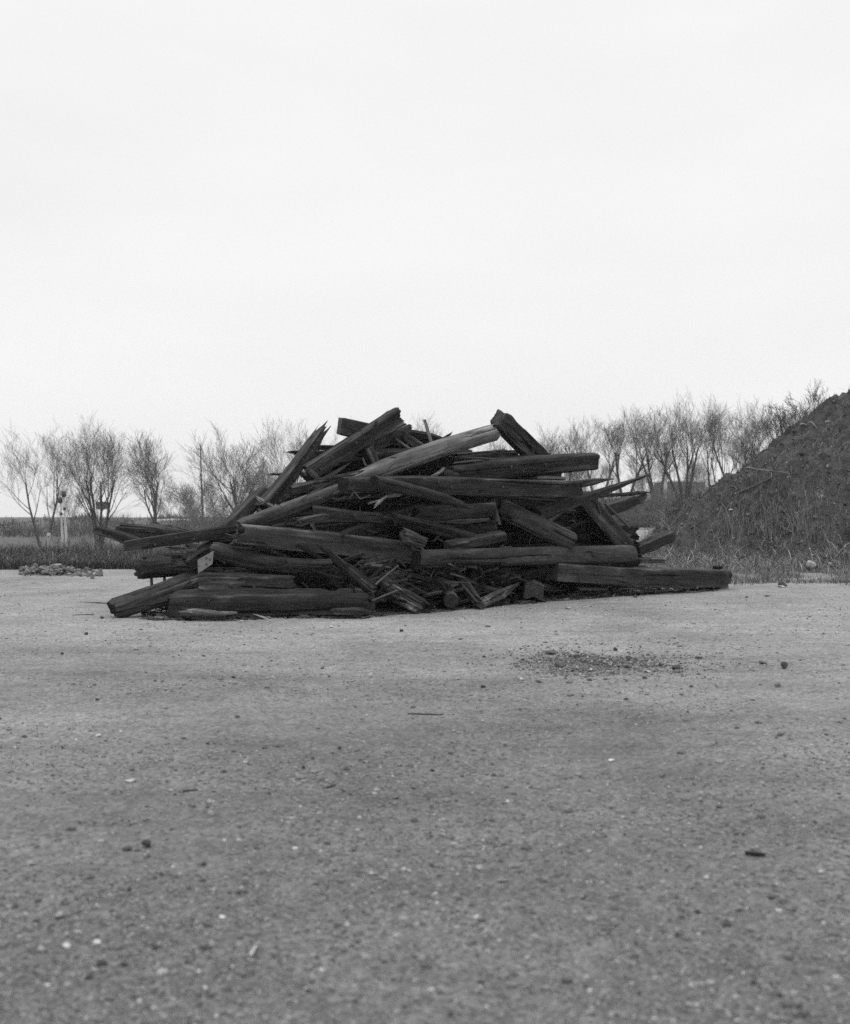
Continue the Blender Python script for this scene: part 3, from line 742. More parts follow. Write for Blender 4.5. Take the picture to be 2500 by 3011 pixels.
# --- centre band
T('timber', 'short split timber with square left end in the centre left hollow', (2, 325, 968, .6), (2, 880, 1020, .75), 84, 'grey', .6, 6, 1, .6, CB, .8, seed=81)
T('timber', 'short stubby piece lying on top of the great wide beam at its left', (2, 200, 1068, .4), (2, 412, 1010, .3), 62, 'grey', .7, 5, 1, .8, BB)
T('timber', 'dark timber lying level just above the pale edge of the wide beam', (2, 330, 1105, .9), (2, 860, 1065, .95), 80, 'tar', 1.3, 6, 1, .5, BB)
T('timber', 'timber slanting up to the right in the centre, meeting the descending ridge timber', (2, 560, 1180, .6), (2, 1260, 905, .85), 116, 'grey', .55, 7, .9, .45, BC, roll=14, seed=84)
T('timber', 'ridge-edged timber descending right from the centre with a splintered lower end', (2, 985, 1020, .45), (2, 1680, 1195, .25), 92, 'tar', 1.25, 5, 1, .7, ('cut', 'splinter'), roll=38, seed=86)
T('timber', 'broad grey board rising right to a square broken end at the centre right', (2, 1130, 985, .75), (3, 140, 945, .3), 132, 'grey', .5, 8, .8, .55, ('broken', 'cut'), roll=10, seed=91)
T('plank', 'thin lath with light top edge below the broad grey board', (2, 1295, 1045, .35), (3, 90, 1030, .3), 34, 'grey', 1.0, 5, 1.5, .6, ('point', 'cut'), cat='lath')
T('timber', 'dark beam lying level behind the ridge-edged timber', (2, 1290, 1100, .6), (3, 150, 1085, .5), 92, 'tar', 1.0, 7, 1, .4)
T('timber', 'upright grey post stub at the upper end of the sloping log', (3, 125, 860, .35), (3, 165, 1040, .3), 62, 'grey', .65, 5, 1, .7, BB)
T('timber', 'long level beam with squared left end running through the upper middle', (2, 578, 757, .65), (3, 830, 785, .05), 138, 'grey', .52, 9, .9, .3, ('cut', 'broken'), seed=93, roll=3)
T('round_log', 'log with a round dark end face sloping down right across the level beam', (2, 815, 720, .15), (2, 1520, 900, .15), 112, 'grey', .55, 2.6, 1, .55, ('cut', 'splinter'), .7, seed=95)
T('timber', 'dark timber lying level in the shade under the level beam', (2, 900, 860, 1.0), (3, 640, 900, .9), 96, 'tar', .8, 7, 1, .4)
T('timber', 'second shaded timber lower in the gap on the centre right', (2, 1500, 960, 1.2), (3, 560, 965, 1.1), 96, 'tar', .8, 7, 1, .4)
T('timber', 'dark timber in the hollow behind the pale splinter chips', (2, 420, 915, 1.4), (2, 1240, 885, 1.3), 120, 'tar', .7, 7, 1, .5)
T('plank', 'pale splinter chip standing in the dark hollow, upper of the pair', (2, 790, 893, .7), (2, 885, 865, .7), 14, 'pale', 1.2, 4, 1, .4, BB, cat='splinter')
T('plank', 'pale splinter chip leaning in the dark hollow, lower of the pair', (2, 835, 925, .65), (2, 888, 868, .65), 18, 'pale', 1.2, 4, 1, .4, BB, cat='splinter')
T('round_log', 'longest pale bare log, rising right to the top of the pile', (2, 680, 695, .95), (3, 142, 318, .85), 138, 'pale', 1.1, 2.2, 1, .35, ('splinter', 'broken'), .98, seed=97)
T('timber', 'split dark timber running along beneath the pale bare log', (2, 148, 792, 1.0), (2, 1010, 585, 1.35), 84, 'grey', .55, 5, 1, .7, CB, .55, seed=99)
T('timber', 'shaggy strip of wood lying on the split timber left of the pale log', (2, 470, 690, 1.0), (2, 760, 650, 1.1), 34, 'grey', .8, 4, 1, 1.0, S2)
T('timber', 'upper right timber with a long split along it, sawn end to the right', (2, 1420, 672, .95), (3, 945, 560, .25), 150, 'grey', .52, 4.2, 1, .55, ('broken', 'cut'), 1.05, seed=103, roll=6)
T('timber', 'dark board lying just above the long-split upper right timber', (2, 1480, 600, 1.4), (3, 560, 535, 1.0), 62, 'tar', 1.3, 7, 1.2, .4, BC)
T('timber', 'heavy beam leaning down right from a pale sawn end high on the right', (3, 178, 212, 1.35), (3, 540, 575, 1.45), 152, 'tar', 1.25, 8, 1, .22, ('worn', 'cut'), roll=20, seed=105)
T('timber', 'dark ragged timber under the pale log and the high leaning beam', (2, 1440, 545, 1.7), (3, 330, 510, 1.8), 100, 'tar', .9, 4, 1, .9, BB, seed=107)
T('plank', 'pale bent chip of wood under the pale log at the right', (2, 1300, 678, .75), (2, 1370, 632, .75), 24, 'pale', .9, 5, 1, .4, BB, cat='chip')
T('timber', 'short grey chunk beside the pale bent chip', (2, 1370, 640, .8), (2, 1480, 680, .8), 70, 'grey', .6, 5, 1, .7, BB)
T('plank', 'thin pale lath lying flat under the high end of the pale log', (2, 1500, 535, 1.2), (2, 1790, 548, 1.2), 14, 'pale', .7, 5, 1.5, .4, BB, cat='lath')
# --- top
T('timber', 'topmost beam leaning up to the right with a jagged upper end', (2, 290, 652, 1.25), (2, 1000, 192, 1.7), 132, 'tar', 1.2, 9, 1, .35, ('cut', 'broken'), roll=6, seed=109)
T('timber', 'beam crossing behind the topmost beam, square left end in the sky', (2, 540, 280, 2.1), (2, 1010, 380, 2.1), 146, 'tar', 1.5, 7, 1, .2, ('cut', 'cut'), seed=111, roll=3)
T('timber', 'cracked beam end pointing right just under the topmost beam', (2, 720, 470, 2.0), (2, 1078, 300, 2.0), 104, 'grey', .48, 7, 1, .5, ('cut', 'broken'), seed=113)
T('timber', 'black bundle of upright splinters against the topmost beam', (2, 785, 480, 1.45), (2, 822, 305, 1.5), 44, 'tar', .7, 4, 1, 1.0, ('cut', 'splinter'))
T('plank', 'broad lighter plank sloping right behind the pale log near the top', (2, 1050, 360, 1.9), (2, 1260, 490, 1.9), 74, 'grey', .75, 8, .5, .3, ('broken', 'cut'))
T('plank', 'narrow pale batten left of the broad lighter plank', (2, 985, 385, 1.8), (2, 1140, 490, 1.8), 26, 'pale', .7, 7, 1, .3, cat='batten')
T('timber', 'dark wedge-shaped timber behind the iron strap at the top', (2, 1075, 350, 2.3), (2, 1440, 410, 2.3), 84, 'tar', 1.0, 6, 1, .4, ('cut', 'point'))
T('timber', 'small splintered end poking up right of the iron strap', (2, 1270, 450, 2.0), (2, 1400, 355, 2.0), 40, 'tar', .9, 4, 1, .9, ('cut', 'splinter'))
T('timber', 'dark level timber against the sky, right of the tall splintered beam', (2, 355, 450, 2.3), (2, 760, 450, 2.3), 44, 'tar', .9, 6, 1, .5)
T('timber', 'pale-ended timber just below that level timber', (2, 320, 520, 2.2), (2, 700, 510, 2.2), 84, 'grey', .55, 6, 1, .6, BC)
T('timber', 'frayed black splinter end left of the tall leaning beam', (2, 195, 490, 2.4), (2, 380, 480, 2.4), 40, 'tar', .7, 4, 1, 1.0, ('splinter', 'cut'))
T('plank', 'short light batten standing in the hollow below the topmost beam', (2, 778, 455, 1.25), (2, 838, 590, 1.25), 62, 'grey', .8, 8, .5, .2, cat='batten')
T('timber', 'dark timber behind the short light batten', (2, 800, 520, 1.8), (2, 1180, 490, 1.8), 92, 'tar', .9, 7, 1, .5)
T('plank', 'short grey lath beside the foot of the topmost beam', (2, 275, 620, 1.15), (2, 365, 700, 1.15), 42, 'grey', .8, 7, .6, .3, cat='lath')
T('timber', 'shadowed timber in the upper hollow above the split dark timber', (2, 430, 620, 1.9), (2, 960, 560, 1.9), 100, 'tar', .8, 6, 1, .6)
T('timber', 'ragged block in the gap between the cracked beam and the light plank', (2, 930, 440, 2.2), (2, 1060, 460, 2.2), 110, 'tar', 1.0, 5, 1, .8, BB)
# timbers buried in the pile, seen only through its gaps
rb = np.random.default_rng(77)
for k, (xa, xb, y, o, t) in enumerate([
    (640, 1230, 1740, 1.0, 200), (1560, 1840, 1600, 1.5, 120), (1580, 1860, 1560, 1.7, 100), (620, 1120, 1700, .55, 70), (480, 1080, 1765, .75, 150), (1060, 1480, 1770, 1.1, 130), (1180, 1720, 1735, 1.6, 190), (1350, 1900, 1690, 1.2, 150), (520, 900, 1700, .9, 150), (560, 1000, 1640, 1.2, 150), (1150, 1680, 1690, 1.5, 190), (700, 1260, 1670, 1.3, 190), (1230, 1850, 1640, 1.4, 170),
    (620, 1200, 1600, 1.7, 190), (1120, 1700, 1590, 1.7, 190), (760, 1330, 1540, 1.8, 180), (1260, 1740, 1540, 1.5, 170),
    (830, 1390, 1480, 2.0, 170), (1280, 1730, 1480, 1.8, 160), (900, 1420, 1420, 2.2, 160), (1300, 1640, 1430, 2.0, 150),
    (960, 1380, 1365, 2.3, 140), (1020, 1300, 1320, 2.5, 90), (1340, 1560, 1385, 2.1, 90), (780, 1100, 1560, 1.1, 130), (1150, 1480, 1500, 1.35, 120)]):
    T('timber', 'dark timber buried in the pile, seen only through its gaps', (0, xa, y, o), (0, xb, y + rb.uniform(-14, 14), o + rb.uniform(-.2, .2)),
      t * 1.3, 'tar', .7, 7, 1, .5, BB, group='timbers buried in the pile')

rc = np.random.default_rng(83)
for k in range(20):
    px = rc.uniform(1085, 1650); base = 1795 - max(0, px - 1250) * .13; py = base - rc.uniform(18, 120); o = rc.uniform(.05, .6)
    a_ = rc.uniform(-.7, .7); hl = rc.uniform(38, 85)
    T('broken_timber', 'short broken timber end in the dark tangle low in the centre of the pile', (0, px - hl * math.cos(a_), py + hl * math.sin(a_), o), (0, px + hl * math.cos(a_), py - hl * math.sin(a_), o + rc.uniform(-.3, .3)),
      rc.uniform(55, 105), ('tar', 'grey', 'rot')[k % 3], rc.uniform(.45, .8), (3, 5, 7)[k % 3], 1, .9, BB, group='broken timber ends low in the centre of the pile')

# spikes and bolt ends left in the faces of some of the beams
rb = random.Random(3)
for o in list(PILE):
    lab = o['label']
    if any(k in lab for k in ('great wide beam', 'long dark square beam', 'long level beam', 'lowest long dark beam', 'long pale-sided beam', 'topmost beam leaning',
                              'heavy beam leaning', 'broad dark beam leaning', 'upper right timber with', 'chipped pale upper edge', 'tall beam leaning')):
        co = [v.co for v in o.data.vertices]
        hx = max(v.x for v in co)
        for k in range(rb.randint(2, 4)):
            x = rb.uniform(-.8, .8) * hx; near = [v for v in co if abs(v.x - x) < .05]
            if not near: continue
            hz = max(v.z for v in near); z = rb.uniform(-.45, .55) * hz
            row = [v.y for v in near if abs(v.z - z) < .05]
            if row: bolt(o, x, min(row) - .012, z, rb.uniform(.013, .02), .05)

# --- iron and small things lying in the pile
def rod(name, label, A, B, r, mat, cat, sides=8, flat=1.0):
    pa = [unproject(*full(*q[:3]), front(full(*q[:3])[0]) + q[3]) for q in (A, B)]
    a, b = pa; X = (b - a); L = X.length; X.normalize()
    Yv = Vector((0, 1, 0)) if abs(X.y) < .9 else Vector((1, 0, 0))
    Z = X.cross(Yv).normalized(); Yv = Z.cross(X)
    V = []; n = 9
    for k in range(n):
        s = k / (n - 1); c = a.lerp(b, s) + Z * (.03 * math.sin(s * 3.1) * L * .25)
        for i in range(sides):
            an = 2 * math.pi * i / sides
            V.append(c + Z * (r * math.cos(an)) + Yv * (r * flat * math.sin(an)))
    F = [(k * sides + i, k * sides + (i + 1) % sides, (k + 1) * sides + (i + 1) % sides, (k + 1) * sides + i) for k in range(n - 1) for i in range(sides)]
    F += [tuple(range(sides - 1, -1, -1)), tuple(range((n - 1) * sides, n * sides))]
    org = (a + b) / 2
    me = bpy.data.meshes.new(name); me.from_pydata([v - org for v in V], [], F); me.update()
    o = link(name, me, mat, loc=org); tag(o, label, cat)
    return o
rod('iron_rod', 'thin rod crossing upward to the right in front of the middle gap, upper of two', (2, 795, 1582, -.15), (2, 1010, 1400, .1), .014, M_STEEL, 'rod')
rod('iron_rod', 'thin rod slanting low above the gravel in the middle gap, lower of two', (2, 800, 1682, -.1), (2, 1005, 1598, -.2), .014, M_STEEL, 'rod')
rod('iron_rod', 'straight dark rod sticking down right from the right end of the pile', (3, 1030, 900, .6), (3, 1225, 1092, .5), .022, M_DARKMETAL, 'rod')
rod('iron_rod', 'thinner dark rod hanging beside the straight one at the right end', (3, 1062, 985, .6), (3, 1192, 1145, .5), .013, M_DARKMETAL, 'rod')
rod('iron_rod', 'short dark hooked rod at the top of the broad leaning beam on the right', (3, 975, 915, .5), (3, 998, 975, .5), .016, M_DARKMETAL, 'rod')

def plate(name, label, corners, off, th, holes, mat, cat):
    """flat bar or plate with bolt holes: corners in the picture, holes as (u, v, radius)"""
    P = [unproject(*full(*c), front(full(*c)[0]) + o) for c, o in zip(corners, off)]
    o = sum(P, Vector()) / 4
    ex = ((P[1] - P[0]) + (P[2] - P[3])) / 2; ey = ((P[3] - P[0]) + (P[2] - P[1])) / 2
    n = ex.cross(ey).normalized()
    if n.y > 0: n = -n
    V = [p - o for p in P] + [p - o - n * th for p in P]
    F = [(0, 1, 2, 3), (7, 6, 5, 4)] + [(i, 4 + i, 4 + (i + 1) % 4, (i + 1) % 4) for i in range(4)]
    me = bpy.data.meshes.new(name); me.from_pydata(V, [], F); me.update()
    ob = link(name, me, mat, loc=o); tag(ob, label, cat)
    for (u, v, r) in holes:
        c = P[0].lerp(P[1], u).lerp(P[3].lerp(P[2], u), v) - o + n * .004
        k = 12; e1 = ex.normalized(); e2 = n.cross(e1)
        Vh = [c + (e1 * math.cos(6.2832 * i / k) + e2 * math.sin(6.2832 * i / k)) * r for i in range(k)]
        Vh += [p - n * .02 for p in Vh]
        mh = bpy.data.meshes.new('bolt_hole'); mh.from_pydata(Vh, [], [tuple(range(k))] + [(i, (i + 1) % k, k + (i + 1) % k, k + i) for i in range(k)]); mh.update()
        link('bolt_hole', mh, M_DARKMETAL, ob)
    return ob
M_PLATE = mottled('grey_steel', .12, .19, 14, .7, .3, .3, .01)
plate('steel_plate', 'grey steel plate with four bolt holes leaning at the left front of the pile',
      [(1, 875, 1352), (1, 1005, 1278), (1, 996, 1382), (1, 880, 1462)], [.02, .1, .05, -.03], .02,
      [(.55, .25, .02), (.8, .55, .016), (.56, .72, .02), (.06, .5, .013)], M_PLATE, 'plate')
plate('iron_strap', 'flat iron strap with a hole standing upright against the sky at the top',
      [(2, 1214, 228), (2, 1234, 224), (2, 1297, 430), (2, 1274, 436)], [1.6, 1.6, 1.55, 1.55], .012,
      [(.5, .07, .014)], M_PLATE, 'strap')

# small broken wood under and in front of the pile
def splinters():
    # slivers and torn fibre caught between the timbers
    rng = np.random.default_rng(61)
    V = []; F = []; nv = 0; tn = []
    top = lambda q: np.interp(q, [560, 800, 950, 1150, 1300, 1450, 1700, 1850], [1640, 1470, 1330, 1290, 1350, 1330, 1480, 1660])
    for _ in range(1150):
        low = rng.random() < .68
        if low: px = rng.normal(1350, 190); py = rng.uniform(1640, 1790); o = rng.uniform(-.1, .7)
        else: px = rng.uniform(600, 1830); py = rng.uniform(top(px) + 40, 1720); o = rng.uniform(.3, 1.2)
        p = np.array(unproject(px, py, front(px) + o))
        if p[2] < .03: p[2] = rng.uniform(.03, .15)
        a = rng.uniform(-1.2, 1.2); e = rng.normal(0, .45)
        d = np.array([math.cos(a) * math.cos(e), math.sin(a) * math.cos(e) * .6, math.sin(e)]) * (1 if rng.random() < .5 else -1)
        L_ = math.exp(rng.normal(math.log(.21), .6)); w_ = L_ * rng.uniform(.03, .10); w_ = min(w_, .03)
        s1 = np.cross(d, [0, 1, .2]); s1 /= np.linalg.norm(s1); s2 = np.cross(d, s1)
        bnd = rng.normal(0, .12, 3) * L_
        k0 = [p - d * L_ * .5 + w_ * v for v in (s1, -.5 * s1 + .6 * s2, -.5 * s1 - .6 * s2)]
        k1 = [p + bnd + w_ * 1.1 * v for v in (s1, -.5 * s1 + .6 * s2, -.5 * s1 - .6 * s2)]
        V += k0 + k1 + [p + d * L_ * .5]
        F += [(nv + i, nv + (i + 1) % 3, nv + 3 + (i + 1) % 3) for i in range(3)] + [(nv + i, nv + 3 + (i + 1) % 3, nv + 3 + i) for i in range(3)] + [(nv + 3 + i, nv + 3 + (i + 1) % 3, nv + 6) for i in range(3)] + [(nv, nv + 2, nv + 1)]
        nv += 7
        tn += [math.exp(rng.normal(math.log(.034), .5)) * (2.6 if rng.random() < .12 else 1)] * 7
    me = np_mesh('splinters', np.array(V), None, np.array(F), smooth=False); tint_attr(me, tn)
    o = link('splinters', me, M_PEBBLE); tag(o, 'torn slivers of wood caught between the timbers of the pile', 'splinters', kind='stuff')
splinters()

def debris():
    rng = np.random.default_rng(21)
    n = 5200
    px = rng.uniform(420, 2120, n)
    D = np.array([front(x) for x in px]) + np.abs(rng.normal(0, .9, n)) - .35 + .25 * NZ.fbm(px * .03, px * 0, 2)
    x = (px - 1250) * D / FP
    inner = np.clip((D - np.array([front(q) for q in px])) / 2, 0, 1)
    z = ground_height(x, D) + rng.random(n) ** 2 * .35 * inner + .01
    ln = np.exp(rng.normal(math.log(.05), .65, n)); wd = ln * rng.uniform(.08, .28, n); wd = np.clip(wd, .006, .035)
    an = rng.uniform(0, 6.283, n); el = rng.normal(0, .25, n)
    d = np.stack([np.cos(an) * np.cos(el), np.sin(an) * np.cos(el), np.abs(np.sin(el))], -1)
    sd = np.stack([-np.sin(an), np.cos(an), np.zeros(n)], -1)
    P = np.stack([x, D, z], -1)
    up = np.array([0, 0, 1.])
    V = np.stack([P - d * ln[:, None], P + sd * wd[:, None], P + d * ln[:, None], P - sd * wd[:, None], P + up * (wd * .7)[:, None], P - up * (wd * .5)[:, None]], 1)
    tr = np.array([(0, 3, 4), (3, 2, 4), (2, 1, 4), (1, 0, 4), (3, 0, 5), (2, 3, 5), (1, 2, 5), (0, 1, 5)])
    Tt = tr[None] + (np.arange(n) * 6)[:, None, None]
    me = np_mesh('wood_debris', V.reshape(-1, 3), None, Tt.reshape(-1, 3), smooth=False)
    t = np.exp(rng.normal(math.log(.045), .5, n)); t[rng.random(n) < .04] = .22
    tint_attr(me, np.repeat(t, 6))
    o = link('wood_debris', me, M_PEBBLE); tag(o, 'dark splinters and crumbs of wood under the pile', 'debris', kind='stuff')
debris()

# loose sticks on the gravel
def stick(label, px, py, qx, qy, r, tone, name='stick', cat='stick', lift=0):
    a, _ = on_ground(px, py); b, _ = on_ground(qx, qy)
    for p in (a, b): p.z = gz(p.x, p.y) + r * .6
    b.z += lift
    X = b - a; L = X.length
    me = timber_mesh(L, r * 1.3, r * .8, 3, .8, int(px), 'point' if L > .3 else 'worn', 'worn', .7, (0, 0), name) if L > .12 else timber_mesh(L, r * 1.3, r * .8, 3, .8, int(px), 'cut', 'cut', .8, (0, 0), name)
    o = link(name, me, [M_GREY, M_END])
    X.normalize(); Yv = Vector((0, 0, 1)).cross(X).normalized(); Z = X.cross(Yv)
    o.matrix_world = Matrix.Translation((a + b) / 2) @ Matrix((X, Yv, Z)).transposed().to_4x4()
    o.color = (tone,) * 3 + (1,)
    tag(o, label, cat, 'loose sticks on the gravel')
stick('dark forked-looking stick lying in the middle of the lot', 1092, 2238, 1155, 2228, 0.0070, 0.75)
stick('thin dark stick flat on the gravel left of centre', 538, 2320, 580, 2314, 0.0060, 0.75)
stick('short dark stick slanting on the gravel in the centre', 962, 2306, 988, 2298, 0.0060, 0.75)
stick('long pale sliver of wood lying level in the centre foreground', 790, 2400, 880, 2397, 0.0050, 4.0, 'wood_sliver', 'sliver')
stick('white sliver of wood standing out near the bottom centre', 750, 2834, 768, 2803, 0.0050, 5.0, 'wood_sliver', 'sliver')
stick('pale flat sliver in the foreground right of centre', 1464, 2592, 1496, 2588, 0.0050, 4.0, 'wood_sliver', 'sliver')
stick('dark curled strip on the gravel in the right foreground', 2192, 2514, 2252, 2520, 0.0100, 0.5249999999999999, 'wood_strip', 'strip')
stick('pale worn strip at the right edge of the foreground', 2296, 2562, 2334, 2570, 0.0080, 3.2, 'wood_sliver', 'sliver')
stick('long thin dark stick on the gravel below the centre of the pile', 1205, 2101, 1300, 2104, 0.0070, 0.75)
stick('thin dark lath on the ground left of the pile, nearer of two', 215, 1810, 275, 1807, 0.0100, 0.75)
stick('thin dark lath on the ground left of the pile, farther of two', 262, 1775, 325, 1777, 0.0100, 0.8999999999999999)
# ------------------------------------------------------------------ earth mound on the right
MC = (15.75, 35.0)
RP = [0, 1.5, 3, 4.1, 5.7, 7.4, 8.43, 8.66, 9.03, 9.5, 10.6, 12.5]
ZP = [5.5, 5.3, 4.9, 4.3, 3.1, 1.85, 1.15, .88, .45, .16, .02, -.3]
def mound_z(x, y):
    x = np.asarray(x, float); y = np.asarray(y, float)
    dx, dy = x - MC[0], y - MC[1]
    a = np.arctan2(dy, dx)
    r = np.hypot(dx, dy) * (1 + .035 * np.sin(3 * a + 1) + .02 * np.sin(7 * a))
    z = np.interp(r, RP, ZP)
    k = np.clip(z / .8, 0, 1)
    z = z + k * (.55 * NZ.fbm(x * .55, y * .55, 3) + (.62 * NZ.fbm(x * 2.1 + 5, y * 2.1, 4)) + .30 * np.abs(NZ.fbm(x * 5 + 9, y * 5, 2)))
    # rain gullies down the slope
    z = z - k * .20 * np.abs(np.sin(a * 23 + 2 * NZ.fbm(x * .5, y * .5, 2)))
    return z
def build_mound():
    xs = np.linspace(3.0, 28, 330); ys = np.linspace(22.5, 48, 300)
    X, Y = np.meshgrid(xs, ys); Z = mound_z(X, Y)
    n, m = X.shape
    V = np.stack([X, Y, Z], -1).reshape(-1, 3)
    i = np.arange((n - 1) * m).reshape(n - 1, m)[:, :-1].ravel()
    Q = np.stack([i, i + 1, i + 1 + m, i + m], -1)
    keep = (V[Q][:, :, 2].max(1) > -.12)
    me = np_mesh('earth_mound', V, Q[keep])
    o = link('earth_mound', me, M_SOIL); tag(o, 'tall heap of dark earth overgrown with dry weeds', 'mound', kind='structure')
build_mound()

def blades(name, P, hgt, wid, lean, rng, tints, mat, label, cat, kind='stuff'):
    """one dry stalk per point: a bent three-step ribbon"""
    n = len(P)
    a = rng.uniform(0, 6.283, n); b = rng.uniform(0, 6.283, n)
    sx, sy = np.cos(a) * wid, np.sin(a) * wid
    ln = np.abs(rng.normal(0, 1, n)) * lean * hgt
    lx, ly = np.cos(b) * ln, np.sin(b) * ln
    V = []
    for (k, wk, zk) in ((0, 1, 0), (.22, .8, .42), (.62, .5, .78)):
        for sg in (-1, 1):
            V.append(np.stack([P[:, 0] + lx * k + sg * sx * wk, P[:, 1] + ly * k + sg * sy * wk, P[:, 2] + hgt * zk], -1))
    V.append(np.stack([P[:, 0] + lx, P[:, 1] + ly, P[:, 2] + hgt * .95], -1))
    V = np.stack(V, 1)
    base = (np.arange(n) * 7)[:, None]
    Q = np.concatenate([base + np.array([[0, 1, 3, 2]]), base + np.array([[2, 3, 5, 4]])])
    Tt = base + np.array([[4, 5, 6]])
    me = np_mesh(name, V.reshape(-1, 3), Q, Tt, smooth=False)
    tint_attr(me, np.repeat(tints, 7))
    o = link(name, me, mat); tag(o, label, cat, kind=kind)
    return o

def mound_grass():
    rng = np.random.default_rng(31)
    n = 130000
    x = rng.uniform(4.5, 19, n); y = rng.uniform(24.5, 40, n)
    z = mound_z(x, y)
    dens = NZ.fbm(x * 1.1, y * 1.1, 4)
    h = np.clip(z, 0, 6)
    keep = (z > -.05) & (rng.random(n) < np.clip(.50 + 3.0 * dens - .11 * h, .02, 1))
    x, y, z, h = x[keep], y[keep], z[keep], h[keep]; n = len(x)
    hg = np.exp(rng.normal(math.log(.105), .45, n)) * (1 + .7 * np.exp(-((h - .8) / .8) ** 2)) * (1 + 1.2 * np.clip(NZ.fbm(x * 1.7 + 3, y * 1.7, 2), 0, 1))
    t = np.exp(rng.normal(0, .45, n)) * (.055 + .12 * np.exp(-(h / 1.0) ** 2) + .10 * np.clip(NZ.fbm(x * .9 + 50, y * .9, 3), 0, 1))
    pale = rng.random(n) < .04 + .12 * np.exp(-(h / .9) ** 2); t[pale] = rng.uniform(.22, .40, pale.sum()); hg[pale] *= 1.15
    P = np.stack([x, y, z - .02], -1)
    blades('dry_grass', P, hg, .005 + .005 * rng.random(n), 1.3, rng, t, M_GRASS, 'dry matted grass and weeds on the earth mound', 'grass')
    # sparse low weeds at the foot, on the gravel
    n = 42000
    row = rng.uniform(1648, 1722, n); D = H * FP / (row - YH); px = rng.uniform(1830, 2560, n)
    x = (px - 1250) * D / FP
    k = rng.random(n) < np.clip(.42 + 2.5 * NZ.fbm(x * 1.3, D * 1.3, 3) + .35 * sstep(row, 1700, 1655), 0, 1)
    k &= (row < 1650 + (px - 1830) * .15 + 38 + 22 * NZ.fbm(x * .8, D * .0, 2))
    x, D = x[k], D[k]; n = len(x)
    P = np.stack([x, D, np.maximum(ground_height(x, D), mound_z(x, D)) - .01], -1)
    blades('weeds', P, np.exp(rng.normal(math.log(.085), .5, n)), .006, .9, rng, np.exp(rng.normal(math.log(.15), .45, n)), M_GRASS,
           'thin dry weeds at the foot of the earth mound', 'weeds')
    rng2 = np.random.default_rng(32); n = 4200
    x = rng2.uniform(4.8, 15, n); y = rng2.uniform(25, 36, n); z = mound_z(x, y); k = z > .02; x, y, z = x[k], y[k], z[k]
    s = np.clip(.018 * np.exp(rng2.normal(0, .6, len(x))), 0, .06)
    t = np.exp(rng2.normal(math.log(.085), .75, len(x)))
    me = pebbles('rubble', np.stack([x, y, z], -1), s, rng2, t, .8)
    o = link('rubble', me, M_PEBBLE); tag(o, 'small stones and clods lying over the earth mound', 'rubble', kind='stuff')
mound_grass()

def on_mound(px, py):
    """where the sight line through a picture point meets the mound"""
    for D in np.arange(15, 44, .04):
        p = unproject(px, py, D)
        if max(float(mound_z(p.x, p.y)), gz(p.x, p.y)) >= p.z: return p, D
    return unproject(px, py, 34), 34

GS = 'stones at the foot and on the side of the earth mound'
for (cx, cy, w_, h_, tone, label) in [
    (1452, 1522, 88, 92, 2.3, 'big pale boulder at the right edge against the foot of the mound'),
    (1440, 1560, 52, 44, .35, 'dark rock in front of the big pale boulder'),
    (1095, 1570, 84, 66, .45, 'broad dark rock sunk in the weeds at the foot of the mound'),
    (1068, 1512, 30, 26, 1.6, 'small pale stone perched above the broad dark rock'),
    (1165, 1618, 96, 40, .28, 'flat black stone on the gravel right of the broad dark rock'),
    (1205, 1700, 84, 52, .5, 'peaked grey stone on the gravel below the flat black stone'),
    (1195, 1722, 70, 22, 2.4, 'flat whitish slab lying under the peaked grey stone'),
    (150, 1368, 40, 30, 2.2, 'pale stone at the left toe of the mound behind the beam end'),
    (1000, 1600, 84, 14, .55, 'thin flat stone on the gravel left of the flat black stone'),
    (790, 1590, 24, 26, .9, 'small grey stone just right of the end of the lowest long beam'),
    (1070, 1805, 50, 16, .4, 'dark flat stone out on the open gravel below the mound'),
    (888, 1815, 28, 18, .8, 'small grey stone on the open gravel below the mound'),
]:
    fx, fy = full(4, cx, cy + h_ / 2)
    p, D = on_mound(fx, fy)
    o = stone(fx, fy, w_ / 3, h_ / 3, tone, label, 'rock' if w_ > 60 else 'stone', 'rock' if w_ > 60 else 'stone', D=D, group=GS)
for (cx, cy, s_, label) in [
    (790, 900, 22, 'white stone on the mid slope of the mound'), (768, 940, 20, 'upright pale stone just below the white one on the mid slope'),
    (1250, 762, 24, 'pale stone below the right end of the long bent twig'), (1120, 962, 16, 'small pale stone in the right middle of the mound'),
    (692, 944, 18, 'small pale stone on the left slope of the mound'), (1172, 692, 16, 'small pale stone just above the bent twig'),
    (828, 800, 16, 'small pale stone under the left end of the bent twig'), (1198, 560, 16, 'small pale stone high on the mound')]:
    fx, fy = full(4, cx, cy); p, D = on_mound(fx, fy)
    stone(fx, fy + s_ / 6, s_ / 3, s_ / 3, 1.9, label, D=D, group=GS)

def tube_obj(name, pts, rads, mat, label, cat, sides=5, group=None):
    b = Tubes(); b.add(pts, rads, sides); me = b.mesh(name); o = link(name, me, mat); tag(o, label, cat, group); return o

